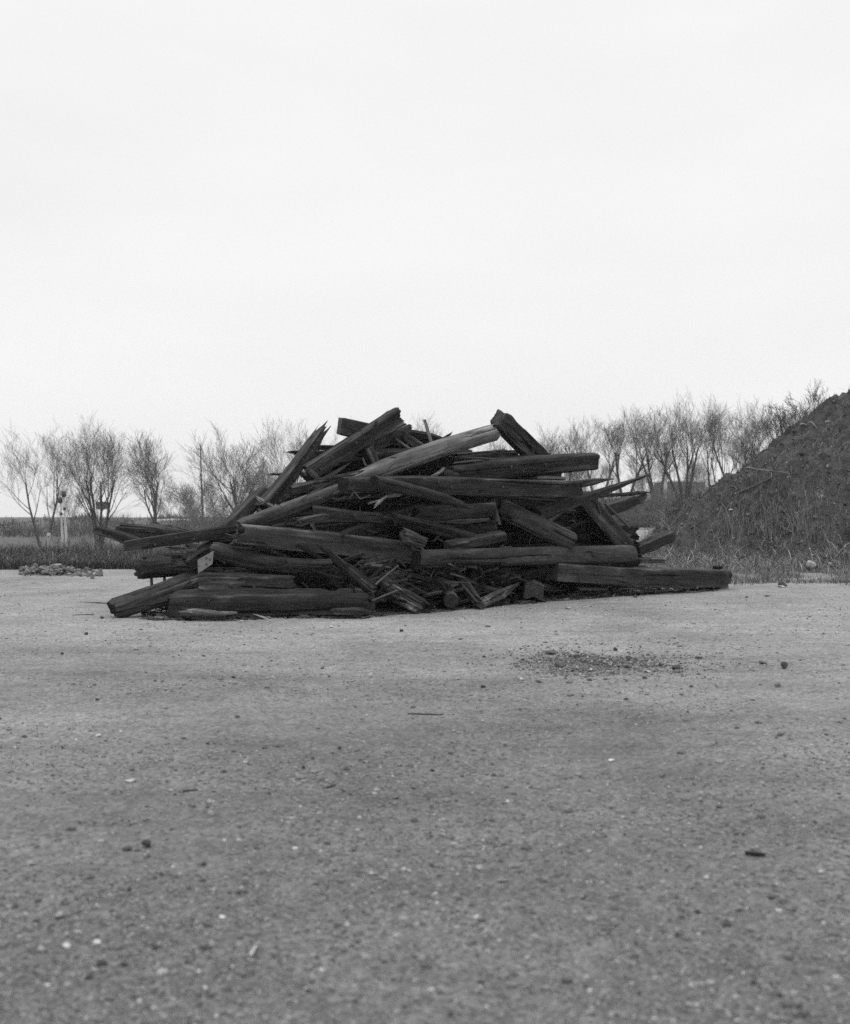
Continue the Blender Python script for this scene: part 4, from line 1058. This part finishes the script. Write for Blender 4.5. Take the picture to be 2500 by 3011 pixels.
class Tubes:
    def __init__(self): self.V = []; self.Q = []; self.n = 0
    def add(self, pts, rads, sides):
        P = np.asarray(pts, float); r = np.asarray(rads, float)
        d = np.gradient(P, axis=0); d /= np.linalg.norm(d, axis=1, keepdims=True) + 1e-9
        ref = np.array([0, 0, 1.]) if abs(d[:, 2]).mean() < .8 else np.array([1., 0, 0])
        u = np.cross(d, ref); u /= np.linalg.norm(u, axis=1, keepdims=True) + 1e-9
        v = np.cross(d, u)
        an = np.arange(sides) * 2 * np.pi / sides
        ring = P[:, None] + r[:, None, None] * (np.cos(an)[None, :, None] * u[:, None] + np.sin(an)[None, :, None] * v[:, None])
        k = len(P)
        self.V.append(ring.reshape(-1, 3))
        i = (np.arange(k - 1)[:, None] * sides + np.arange(sides)[None]); j = (np.arange(k - 1)[:, None] * sides + (np.arange(sides)[None] + 1) % sides)
        self.Q.append(np.stack([i, j, j + sides, i + sides], -1).reshape(-1, 4) + self.n)
        self.n += k * sides
    def mesh(self, name): return np_mesh(name, np.concatenate(self.V), np.concatenate(self.Q))

def mound_line(name, cps, r, mat, label, cat, lift=.05):
    pts = []
    for cx, cy in cps:
        p, D = on_mound(*full(4, cx, cy)); p.z += lift; p.y -= .05; pts.append(p)
    o = tube_obj(name, pts, np.linspace(r, r * .5, len(pts)), mat, label, cat)
    return o
M_STRAW = mottled('pale_stalk', .17, .28, 6, bs=0)
mound_line('twig', [(865, 695), (900, 690), (1000, 708), (1100, 720), (1200, 732), (1265, 745)], .017, M_STRAW, 'long pale bent twig lying across the upper mound', 'twig')
mound_line('twig', [(1101, 715), (1100, 745), (1101, 775)], .012, M_STRAW, 'short pale twig hanging down from the long bent one', 'twig', .06)
mound_line('branch', [(805, 915), (870, 890), (960, 850), (1040, 812), (1098, 782)], .032, M_BARK, 'dark dead branch slanting up the middle of the mound', 'branch')
mound_line('twig', [(1352, 312), (1380, 303), (1410, 314)], .03, M_STRAW, 'short pale curved twig near the top right of the mound', 'twig')
mound_line('twig', [(1420, 330), (1450, 318), (1480, 345), (1500, 372)], .016, M_STRAW, 'thin pale arched twig at the right edge high on the mound', 'twig', .15)
mound_line('branch', [(745, 855), (780, 862), (800, 890)], .03, M_BARK, 'short dark curved branch on the left slope of the mound', 'branch')
def stalks():
    rng = np.random.default_rng(9)
    b = Tubes()
    for _ in range(170):
        cx = rng.uniform(560, 1560); cy = rng.uniform(1050, 1420)
        if rng.random() < .45: cx, cy = rng.normal(1200, 120), rng.normal(1240, 40)
        elif rng.random() < .3: cx, cy = rng.normal(760, 60), rng.normal(1290, 30)
        p, D = on_mound(*full(4, cx, cy))
        hh = rng.uniform(.2, .75); l = rng.normal(0, .16, 2)
        b.add([p, p + Vector((l[0] * hh * .5, l[1] * hh * .5, hh * .55)), p + Vector((l[0] * hh * 1.4, l[1] * hh, hh))], [.007, .005, .003], 3)
    o = link('weed_stalks', b.mesh('weed_stalks'), M_STRAW); tag(o, 'tall pale dead weed stalks on the lower slope of the mound', 'weeds', kind='stuff')
stalks()

# ------------------------------------------------------------------ bare trees
def skeleton(rng, height, stems, spread, levels, wob, min_r, base_r, first, counts, trop=.085, lean=(0, 0), bushy=False):
    """bare winter tree: returns (trunk tubes, crown tubes)"""
    tr, cr = Tubes(), Tubes()
    def grow(p, d, L, r, lv):
        n = 6 if lv == 0 else (5 if lv == 1 else 4 if lv < 4 else 3)
        pts = [p.copy()]; rad = [r]
        q = p.copy(); dd = d.copy(); nodes = []
        for k in range(n):
            dd = dd + rng.normal(0, wob * (1 if lv else .5), 3) + np.array([0, 0, trop * (1 if lv else .4)])
            dd /= np.linalg.norm(dd)
            q = q + dd * L / n
            rk = max(min_r, r * (1 - (.75 if lv else .70) * (k + 1) / n))
            pts.append(q.copy()); rad.append(rk); nodes.append((q.copy(), dd.copy(), rk))
        (tr if lv <= (0 if bushy else 1) else cr).add(pts, rad, 6 if lv == 0 else 4 if lv == 1 else 3)
        if lv + 1 >= levels: return
        m = counts[lv]
        for c in range(m):
            f = first[min(lv, len(first) - 1)] + (1 - first[min(lv, len(first) - 1)]) * (c + rng.random()) / m
            x = f * n - 1; k = int(np.clip(math.floor(x), 0, n - 2)); g = np.clip(x - k, 0, 1)
            b0, b1 = nodes[k], nodes[k + 1]
            bp = b0[0] * (1 - g) + b1[0] * g; bd = b1[1]; br = b0[2] * (1 - g) + b1[2] * g
            ax = rng.normal(0, 1, 3); ax -= bd * ax.dot(bd); ax /= np.linalg.norm(ax)
            an = math.radians(rng.uniform(18, 40) * (1.0 if lv else spread))
            nd_ = bd * math.cos(an) + ax * math.sin(an)
            nl = L * rng.uniform(.50, .85) * (1 - .35 * f if lv == 0 else 1 - .2 * f)
            grow(bp, nd_, nl, max(min_r, br * rng.uniform(.38, .58)), lv + 1)
    for s_ in range(stems):
        a = 6.283 * (s_ + rng.uniform(-.2, .2)) / max(stems, 1)
        an = math.radians(rng.uniform(9, 20) * spread) if stems > 1 else math.radians(rng.uniform(0, 3))
        d = np.array([math.cos(a) * math.sin(an) + lean[0], math.sin(a) * math.sin(an) * .7 + lean[1], math.cos(an)]); d /= np.linalg.norm(d)
        grow(np.array([.12 * math.cos(a) * (stems > 1), .12 * math.sin(a) * (stems > 1), -.2]), d, height * rng.uniform(.76, .9), base_r * (1 if stems == 1 else .75), 0)
    return tr, cr

GT = 'bare trees behind the lot'
TREES = {}
def tree(px, top, D, stems, spread, seed, label, lean=(0, 0), base_r=.2, counts=(9, 7, 5, 4), levels=5, base=None, first=(.4, .28, .2), group=GT, min_r=.0060):
    x = (px - 1250) * D / FP
    z0 = gz(x, D) if base is None else base
    hgt = H + (YH - top) * D / FP - z0
    rng = np.random.default_rng(seed)
    tr, cr = skeleton(rng, hgt * .86, stems, spread, levels, .075, min_r, base_r, first, counts, lean=lean)
    zmax = np.percentile(np.concatenate([v[:, 2] for v in cr.V]), 98.5); k = hgt / zmax
    root = bpy.data.objects.new('bare_tree', None); COL.objects.link(root); root.location = (x, D, z0)
    t = link('trunk', tr.mesh('trunk'), M_BARK, root); c = link('crown', cr.mesh('crown'), M_TWIG, root)
    root.scale = (k * 1.12, k * 1.12, k)
    tag(root, label, 'tree', group)
    TREES[seed] = root
    return root

def copy_tree(src, px, top_scale, D, label, rz, group=GT):
    x = (px - 1250) * D / FP
    o = src.copy(); COL.objects.link(o)
    o.location = (x, D, gz(x, D)); k = src.scale[0] * top_scale; o.scale = (k, k, k); o.rotation_euler = (0, 0, rz)
    o['label'] = label; o['group'] = group
    for ch in src.children:
        c = ch.copy(); COL.objects.link(c); c.parent = o
    return o

tree(128, 1272, 84, 2, .9, 201, 'two-stemmed bare tree at the left edge, beside the pale poles', counts=(8, 5, 4, 4), base_r=.17)
tree(292, 1262, 86, 4, .9, 202, 'vase-shaped many-stemmed bare tree in front of the far billboard', counts=(8, 6, 4, 4), base_r=.2, first=(.35, .25, .2))
tree(447, 1285, 82, 1, 1.0, 203, 'single-trunked bare tree with forking crown left of the thin tall pole', counts=(11, 7, 5, 4), base_r=.19, first=(.42, .25, .2))
tree(722, 1282, 80, 3, 1.35, 204, 'broad spreading bare tree just left of the pile', counts=(10, 6, 4, 4), base_r=.2, first=(.25, .2, .2))
tree(880, 1248, 88, 3, 1.1, 205, 'bare tree rising behind the tall splintered beam', counts=(8, 5, 4, 4))
tree(640, 1380, 78, 2, 1.3, 206, 'low bare tree between the thin tall pole and the spreading tree', counts=(8, 6, 5, 3), base_r=.1)
tree(560, 1470, 74, 1, 1.2, 207, 'small crooked bare tree left of the thin tall pole', counts=(7, 5, 4, 3), base_r=.1, lean=(-.25, 0))
tree(1262, 1238, 96, 3, .9, 208, 'bare tree whose twigs show behind the iron strap at the top', counts=(8, 5, 4, 3))
tree(1480, 1290, 96, 3, 1.0, 209, 'bare tree glimpsed through the gap under the high leaning beam', counts=(8, 5, 4, 3))
tree(1640, 1262, 98, 3, 1.0, 210, 'bare tree behind the long-split upper right timber', counts=(8, 5, 4, 3))
tree(1757, 1232, 92, 2, 1.0, 211, 'bare tree forking above the right end of the upper right timber', counts=(7, 5, 4, 3), first=(.52, .3, .2))
tree(1840, 1218, 93, 2, .8, 212, 'slim double-stemmed bare tree above the torn spear', counts=(7, 5, 4, 3), first=(.52, .3, .2))
tree(1932, 1200, 90, 3, .95, 213, 'bare tree with stems fanning left, in front of the distant pale mast', counts=(7, 5, 4, 3), lean=(-.16, 0), first=(.52, .3, .2))
tree(2012, 1190, 90, 4, .9, 214, 'tall fan of bare stems right of the distant pale mast', counts=(7, 5, 4, 3), lean=(-.05, 0), first=(.52, .3, .2))
tree(2086, 1195, 91, 1, .7, 215, 'slender straight bare tree above the left shoulder of the mound', counts=(7, 5, 4, 3), base_r=.13, first=(.52, .3, .2))
tree(2120, 1230, 92, 2, .8, 216, 'thin bare tree right of the slender straight one', counts=(7, 5, 4, 3), base_r=.12, first=(.52, .3, .2))
tree(2172, 1187, 90, 2, .75, 217, 'bare tree standing behind the middle slope of the mound', counts=(7, 5, 4, 3), first=(.52, .3, .2))
tree(2240, 1192, 90, 3, 1.0, 218, 'bare tree fanning up behind the upper slope of the mound', counts=(7, 5, 4, 3), first=(.52, .3, .2))
tree(2345, 1205, 92, 3, 1.0, 219, 'bare tree whose top shows behind the crest of the mound', counts=(7, 5, 4, 3), first=(.52, .3, .2))
# fainter trees farther off, seen only as grey twigs between the others
k = 0
far = [(1700, 180, 208), (1800, 190, 211), (1878, 185, 209), (2052, 182, 208), (1590, 185, 214), (1350, 190, 205), (1180, 190, 209),
       (1060, 132, 208), (980, 130, 214), (200, 150, 206), (520, 125, 206), (800, 128, 204), (600, 118, 206), (2190, 135, 214), (1655, 120, 206), (1730, 118, 206), (1905, 116, 206), (1990, 118, 206)]
for i, (px, D, sd) in enumerate(far):
    copy_tree(TREES[sd], px, .9 + .1 * ((i * 7) % 4) / 4, D, 'faint far bare tree among the grey twigs behind the nearer trees', i * 1.3, 'faint trees far behind the lot')

# ------------------------------------------------------------------ shrubs
def shrub(px, D, hgt, seed, label, base=None, y=None, group='bare shrubs', counts=(6, 5, 4), stems=7, spread=1.6, r=.018, min_r=.004):
    x = (px - 1250) * D / FP
    z0 = gz(x, D) if base is None else base
    rng = np.random.default_rng(seed)
    tr, cr = skeleton(rng, hgt, stems, spread, 4, .11, min_r, r, (.2, .2), counts, trop=.06, bushy=True)
    root = bpy.data.objects.new('bare_shrub', None); COL.objects.link(root); root.location = (x, D, z0)
    link('stems', tr.mesh('stems'), M_BARK, root); link('twigs', cr.mesh('twigs'), M_TWIG, root)
    tag(root, label, 'shrub', group)
    return root
for i, (px, D, h_, lab) in enumerate([
    (560, 66, 2.6, 'leafless shrub left of the foot of the thin tall pole'), (625, 68, 3.2, 'leafless shrub right of the thin tall pole, behind the long left beam'),
    (680, 64, 2.6, 'leafless shrub behind the left slope of the pile'), (500, 62, 2.0, 'low leafless shrub below the pale far building'),
    (395, 64, 1.9, 'low leafless shrub between the vase-shaped tree and the forking tree'), (230, 60, 1.6, 'low leafless shrub between the pale poles and the vase-shaped tree'),
    (1745, 78, 2.4, 'leafless shrub under the long-split timber on the right'), (1850, 76, 2.0, 'leafless shrub behind the torn spear'),
    (1905, 77, 2.3, 'leafless shrub just right of the torn spear'), (1965, 78, 2.1, 'leafless shrub at the left toe of the mound')]):
    shrub(px, D, h_, 300 + i, lab)
SH = [o for o in bpy.data.objects if o.name.startswith('bare_shrub')]
rs = np.random.default_rng(15)
spots = [(p_, 100) for p_ in np.linspace(1600, 2080, 13)] + [(p_, 94) for p_ in np.linspace(370, 760, 13)] + [(p_, 98) for p_ in np.linspace(100, 360, 6)]
for i, (px, D) in enumerate(spots):
    D = D + rs.uniform(-7, 16); px = px + rs.uniform(-14, 14)
    src = SH[i % len(SH)]; x = (px - 1250) * D / FP
    o = src.copy(); COL.objects.link(o); o.location = (x, D, gz(x, D)); s_ = rs.uniform(.55, .95); o.scale = (s_, s_, s_ * rs.uniform(.9, 1.2)); o.rotation_euler = (0, 0, rs.uniform(0, 6))
    o['label'] = 'grey thicket shrub tangled among the trunks of the bare trees'; o['group'] = 'thicket among the bare trees'
    for ch in src.children:
        c_ = ch.copy(); COL.objects.link(c_); c_.parent = o
for i, (cx, cy, h_, lab) in enumerate([
    (1160, 385, .75, 'leafless shrub on the crest of the mound, lowest of those on the skyline'), (1215, 350, .95, 'leafless shrub on the crest of the mound, second up the skyline'),
    (1290, 300, .8, 'leafless shrub on the crest of the mound, third up the skyline'), (1370, 265, .6, 'small leafless shrub near the top of the mound skyline'),
    (1480, 200, .9, 'dark shrub at the right edge on the top of the mound')]):
    p, D = on_mound(*full(4, cx, cy + 30)); fx, fy = full(4, cx, cy)
    shrub(fx, D + .2, h_, 330 + i, lab, base=float(mound_z(p.x, p.y)) - .05, group='shrubs on the mound crest', counts=(4, 4, 3), stems=5, spread=1.3, r=.014, min_r=.004)

def far_grass():
    rng = np.random.default_rng(41)
    n = 60000
    D = 28.6 + 36 * rng.random(n) ** 1.7; px = rng.uniform(-80, 980, n)
    x = (px - 1250) * D / FP
    edge = 28.6 + 3.2 * NZ.fbm(x * .35, x * 0 + 3, 3) - 1.2 * (rng.random(n) < .06)
    k = D > edge
    x, D = x[k], D[k]; n = len(x)
    P = np.stack([x, D, ground_height(x, D) - .03], -1)
    hg = np.exp(rng.normal(math.log(.44), .22, n)) * (1 + .7 * NZ.fbm(x * .35, D * .35, 3)) * (.55 + .45 * sstep(D, 28.5, 33))
    t = np.exp(rng.normal(math.log(.082), .35, n)); t[rng.random(n) < .03] = .26
    blades('tall_dry_grass', P, hg, .008 + .007 * rng.random(n), .75, rng, t, M_GRASS, 'tall dry grass along the left edge of the lot', 'grass')
    n = 34000
    D = 79.5 + 16 * rng.random(n); px = rng.uniform(1500, 2250, n); x = (px - 1250) * D / FP
    P = np.stack([x, D, ground_height(x, D) - .05], -1)
    hg = np.exp(rng.normal(math.log(.55), .35, n)) * (1 + 1.2 * NZ.fbm(x * .3, D * .3, 3))
    t = np.exp(rng.normal(math.log(.085), .35, n))
    blades('undergrowth', P, hg, .02, .5, rng, t, M_GRASS, 'brown undergrowth on the bank beyond the lot on the right', 'undergrowth')
far_grass()

# ------------------------------------------------------------------ far things
def hill():
    xs = np.linspace(-250, 250, 200); ys = np.linspace(150, 300, 24)
    X, Y = np.meshgrid(xs, ys)
    px = 1250 + X * FP / 255
    top = np.interp(px, [-400, 100, 190, 225, 300, 330, 420, 470, 540, 580, 700, 1500, 1700, 2300], [1524, 1527, 1524, 1507, 1507, 1521, 1523, 1505, 1506, 1523, 1524, 1505, 1490, 1485])
    zt = -1.5 + H - (top + 5 * NZ.fbm(px * .02, px * 0, 3) - YH) * 255 / FP
    k = sstep(Y, 170, 250) * (1 - .5 * sstep(Y, 262, 300))
    base = terrain(X, Y) - .4
    Z = base + (zt - base) * k
    n, m = X.shape
    i = np.arange((n - 1) * m).reshape(n - 1, m)[:, :-1].ravel()
    me = np_mesh('hill', np.stack([X, Y, Z], -1).reshape(-1, 3), np.stack([i, i + 1, i + 1 + m, i + m], -1))
    o = link('hill', me, M_HILL); tag(o, 'low wooded rise on the horizon', 'hill', kind='structure')
hill()

def far_woods():
    rng = np.random.default_rng(52); n = 26000
    y = rng.uniform(150, 262, n); px = rng.uniform(-120, 2450, n); x = (px - 1250) * y / FP
    k = rng.random(n) < np.clip(.5 + 2.2 * NZ.fbm(x * .05, y * .05, 3), 0.05, 1)
    x, y, px = x[k], y[k], px[k]; n = len(x)
    top = np.interp(px, [-400, 100, 190, 225, 300, 330, 420, 470, 540, 580, 700, 1500, 1700, 2300], [1524, 1527, 1524, 1507, 1507, 1521, 1523, 1505, 1506, 1523, 1524, 1505, 1490, 1485])
    zt = -1.5 + H - (top - YH) * 255 / FP
    kk = sstep(y, 170, 250)
    z = terrain(x, y) - .4; z = z + (zt - z) * kk
    hg = np.exp(rng.normal(math.log(1.1), .35, n)) * (1 + 1.0 * NZ.fbm(px * .03, y * .02, 3))
    t = np.exp(rng.normal(math.log(.075), .3, n))
    blades('far_woods', np.stack([x, y, z - .1], -1), hg, .12, .35, rng, t, M_GRASS, 'dim grey scrub woodland covering the low rise on the horizon', 'woods')
far_woods()

def box(name, lo, hi, mat, parent=None, bevel=0):
    x0, y0, z0 = lo; x1, y1, z1 = hi
    V = [(x, y, z) for x in (x0, x1) for y in (y0, y1) for z in (z0, z1)]
    F = [(0, 1, 3, 2), (4, 6, 7, 5), (0, 4, 5, 1), (2, 3, 7, 6), (0, 2, 6, 4), (1, 5, 7, 3)]
    me = bpy.data.meshes.new(name); me.from_pydata(V, [], F); me.update()
    return link(name, me, mat, parent)

def marker_pole(px0, top, px1, base, D, head, label):
    a = unproject(px1, base, D); b = unproject(px0, top, D); z0 = gz(a.x, D)
    a.z = z0
    root = bpy.data.objects.new('marker_pole', None); COL.objects.link(root); root.location = a
    d = b - a
    t = Tubes(); t.add([d * 0 - Vector((0, 0, .1)), d * .25, d * .5], [.075, .070, .065], 10); link('lower_tube', t.mesh('lower_tube'), M_PAINT, root)
    t = Tubes(); t.add([d * .5, d * .75, d], [.05, .042, .035], 8); link('upper_pole', t.mesh('upper_pole'), M_CONC, root)
    h = (base - head) / (base - top)
    c = d * h
    t = Tubes(); t.add([c - d * .035, c - d * .03, c + d * .03, c + d * .035], [.05, .11, .11, .05], 10); link('signal_box', t.mesh('signal_box'), M_DARKMETAL, root)
    c = d * (h - .17)
    t = Tubes(); t.add([c - d * .012, c - d * .01, c + d * .02, c + d * .022], [.04, .075, .075, .04], 8); link('clamp', t.mesh('clamp'), M_DARKMETAL, root)
    tag(root, label, 'pole', 'pale slim poles by the left trees')
marker_pole(175, 1430, 190, 1625, 60, 1463, 'shorter of two slim pale poles with dark boxes, left one')
marker_pole(185, 1410, 200, 1620, 60, 1444, 'taller of two slim pale poles with dark boxes, right one')

def tall_pole():
    D = 88; a = unproject(599, 1560, D); b = unproject(589, 1306, D); a.z = gz(a.x, D)
    root = bpy.data.objects.new('utility_pole', None); COL.objects.link(root); root.location = a
    d = b - a
    t = Tubes(); t.add([d * k for k in (0, .3, .6, 1)], [.085, .075, .06, .04], 8); link('shaft', t.mesh('shaft'), M_BARK, root)
    c = d * .955; e = Vector((.28, .03, 0))
    t = Tubes(); t.add([c - e, c, c + e * .3], [.03, .03, .03], 5); link('top_bracket', t.mesh('top_bracket'), M_BARK, root)
    tag(root, 'tall thin dark utility pole left of the pile', 'pole')
tall_pole()

def billboard():
    D = 205; p = unproject(301, 1486, D)
    root = bpy.data.objects.new('billboard', None); COL.objects.link(root); root.location = (p.x, D, gz(p.x, D))
    wd = 38 / FP * D / 2; hh = 22 / FP * D / 2; zc = p.z - root.location.z
    box('panel', (-wd, -.06, zc - hh), (wd, .06, zc + hh), M_DARKMETAL, root)
    for x in (-wd * .55, wd * .75):
        box('leg', (x - .06, -.055, -.2), (x + .06, .055, zc - hh), M_CONC, root)
    f = box('frame', (-wd - .04, -.09, zc - hh - .08), (wd + .04, .09, zc - hh - .0), M_CONC, root)
    tag(root, 'small dark billboard on thin legs over the far rise, behind the vase-shaped tree', 'billboard')
billboard()

def building(px0, px1, top, base, D, wallm, label, windows, roof=True, depth=8):
    x0 = (px0 - 1250) * D / FP; x1 = (px1 - 1250) * D / FP
    zt = H - (top - YH) * D / FP; zb = gz((x0 + x1) / 2, D) - .3
    root = bpy.data.objects.new('far_building', None); COL.objects.link(root); root.location = ((x0 + x1) / 2, D, zb)
    hw = (x1 - x0) / 2; hh = zt - zb
    box('wall', (-hw, 0, 0), (hw, depth, hh), wallm, root)
    if roof: box('roof', (-hw - .2, -.2, hh), (hw + .2, depth + .2, hh + .22), M_CONC, root)
    nx, nz = windows
    for i in range(nx):
        for j in range(nz):
            cx = -hw + (i + .5) * 2 * hw / nx; cz = hh * .35 + (j + .5) * hh * .6 / nz
            box('window', (cx - hw / nx * .45, -.05, cz - hh * .2 / nz), (cx + hw / nx * .45, .03, cz + hh * .2 / nz), M_GLASS, root)
    tag(root, label, 'building')
building(455, 545, 1533, 1560, 140, M_PAINT, 'low pale building far behind the frayed left timbers', (6, 1))
building(1955, 2075, 1418, 1490, 170, M_COLLAR, 'grey building with tall windows behind the fan of bare stems', (8, 2))
building(1710, 1800, 1470, 1500, 180, M_CONC, 'low grey building behind the trees above the torn spear', (5, 1))

def mast(px, top, D, w_, label, bands):
    x = (px - 1250) * D / FP; z0 = gz(x, D); hgt = H + (YH - top) * D / FP - z0; r = w_ / FP * D / 2
    root = bpy.data.objects.new('concrete_mast', None); COL.objects.link(root); root.location = (x, D, z0)
    t = Tubes(); t.add([Vector((0, 0, z)) for z in np.linspace(-.2, hgt, 5)], np.linspace(r, r * .85, 5), 12); link('shaft', t.mesh('shaft'), M_CONC, root)
    for k, f in enumerate(bands):
        t = Tubes(); z = hgt * f
        t.add([Vector((0, 0, z - .18)), Vector((0, 0, z - .16)), Vector((0, 0, z + .16)), Vector((0, 0, z + .18))], [r * .8, r * 1.2, r * 1.2, r * .8], 12); link('collar', t.mesh('collar'), M_COLLAR, root)
    tag(root, label, 'mast')
mast(1957, 1300, 150, 11, 'pale distant mast among the trees, the one with dark collars', (.97, .9, .82))
mast(1816, 1335, 165, 13, 'faint thick mast behind the trees above the upper right timber', (.98,))

def white_box(px, py, w_, h_, D, name, label, cat):
    p = unproject(px, py, D); z0 = gz(p.x, D); hw = w_ / FP * D / 2; hh = h_ / FP * D / 2
    root = bpy.data.objects.new(name, None); COL.objects.link(root); root.location = (p.x, D, z0)
    zc = p.z - z0
    box('board', (-hw, -.03, zc - hh), (hw, .03, zc + hh), M_PAINT, root)
    for s_ in (-.6, .6): box('post', (hw * s_ - .03, .031, -.2), (hw * s_ + .03, .09, zc + hh * .8), M_CONC, root)
    tag(root, label, cat)
white_box(143, 1571, 9, 9, 66, 'notice_board', 'tiny white notice board at the left edge below the rise', 'sign')
white_box(343, 1556, 12, 12, 60, 'notice_board', 'small white board behind the hooked timber end', 'sign')

# stakes in the tall grass
for i, (px, top, base, lab) in enumerate([(318, 1616, 1652, 'thin pale stake in the tall grass below the vase-shaped tree'), (224, 1628, 1668, 'thin pale stake in the tall grass behind the left rocks'),
                                         (130, 1625, 1662, 'thin pale stake in the tall grass at the left edge')]):
    D = 29.6; a = unproject(px, base, D); a.z = gz(a.x, a.y) - .1; b = unproject(px + 1, top, D)
    t = Tubes(); t.add([a, a.lerp(b, .5), b], [.02, .018, .015], 6); o = link('stake', t.mesh('stake'), M_STRAW); tag(o, lab, 'stake', 'stakes in the tall grass')

# rocks dumped at the left edge of the lot
GR = 'rocks dumped at the left edge of the lot'
for (cx, cy, w_, h_, tone, lab) in [
    (68, 1560, 70, 110, 1.0, 'tall pale rock heaped at the very left edge'), (110, 1600, 90, 80, .8, 'rough grey rock in front of the tall pale one at the left edge'),
    (250, 1550, 130, 52, .6, 'long dark slab-like rock on top of the left rock heap'), (262, 1532, 100, 26, 1.9, 'thin pale slab capping the dark slab-like rock'),
    (180, 1600, 90, 60, .9, 'rounded grey rock in the front of the left rock heap'), (290, 1600, 110, 56, .7, 'broad grey rock right of the rounded one in the left heap'),
    (370, 1580, 100, 60, 1.0, 'pale-topped rock at the right of the left heap'), (455, 1580, 90, 34, 2.2, 'flat whitish slab leaning at the right end of the left heap'),
    (535, 1572, 80, 60, .8, 'lone round grey rock right of the whitish slab'), (620, 1590, 44, 24, 1.5, 'small pale rock at the edge of the gravel, farthest right of the heap'),
    (225, 1625, 70, 30, 1.2, 'low pale rock at the front foot of the left heap'), (140, 1628, 60, 30, .8, 'low grey rock at the front foot of the left heap, near the edge')]:
    fx, fy = full(5, cx, cy + h_ / 2)
    stone(fx, fy, w_ / 3, h_ / 3, tone * .72, lab, 'rock', 'rock', D=27.2 if cy < 1590 else 26.4, group=GR)
def rubble_left():
    rng = np.random.default_rng(4); n = 900
    px = rng.uniform(60, 300, n); D = 26.6 + rng.normal(0, .45, n); x = (px - 1250) * D / FP
    P = np.stack([x, D, ground_height(x, D) + .12 * rng.random(n) * (px < 220)], -1)
    me = pebbles('rubble', P, .028 * np.exp(rng.normal(0, .5, n)), rng, np.exp(rng.normal(math.log(.13), .4, n)), .8)
    o = link('rubble', me, M_PEBBLE); tag(o, 'broken rubble between the rocks at the left edge', 'rubble', kind='stuff')
rubble_left()
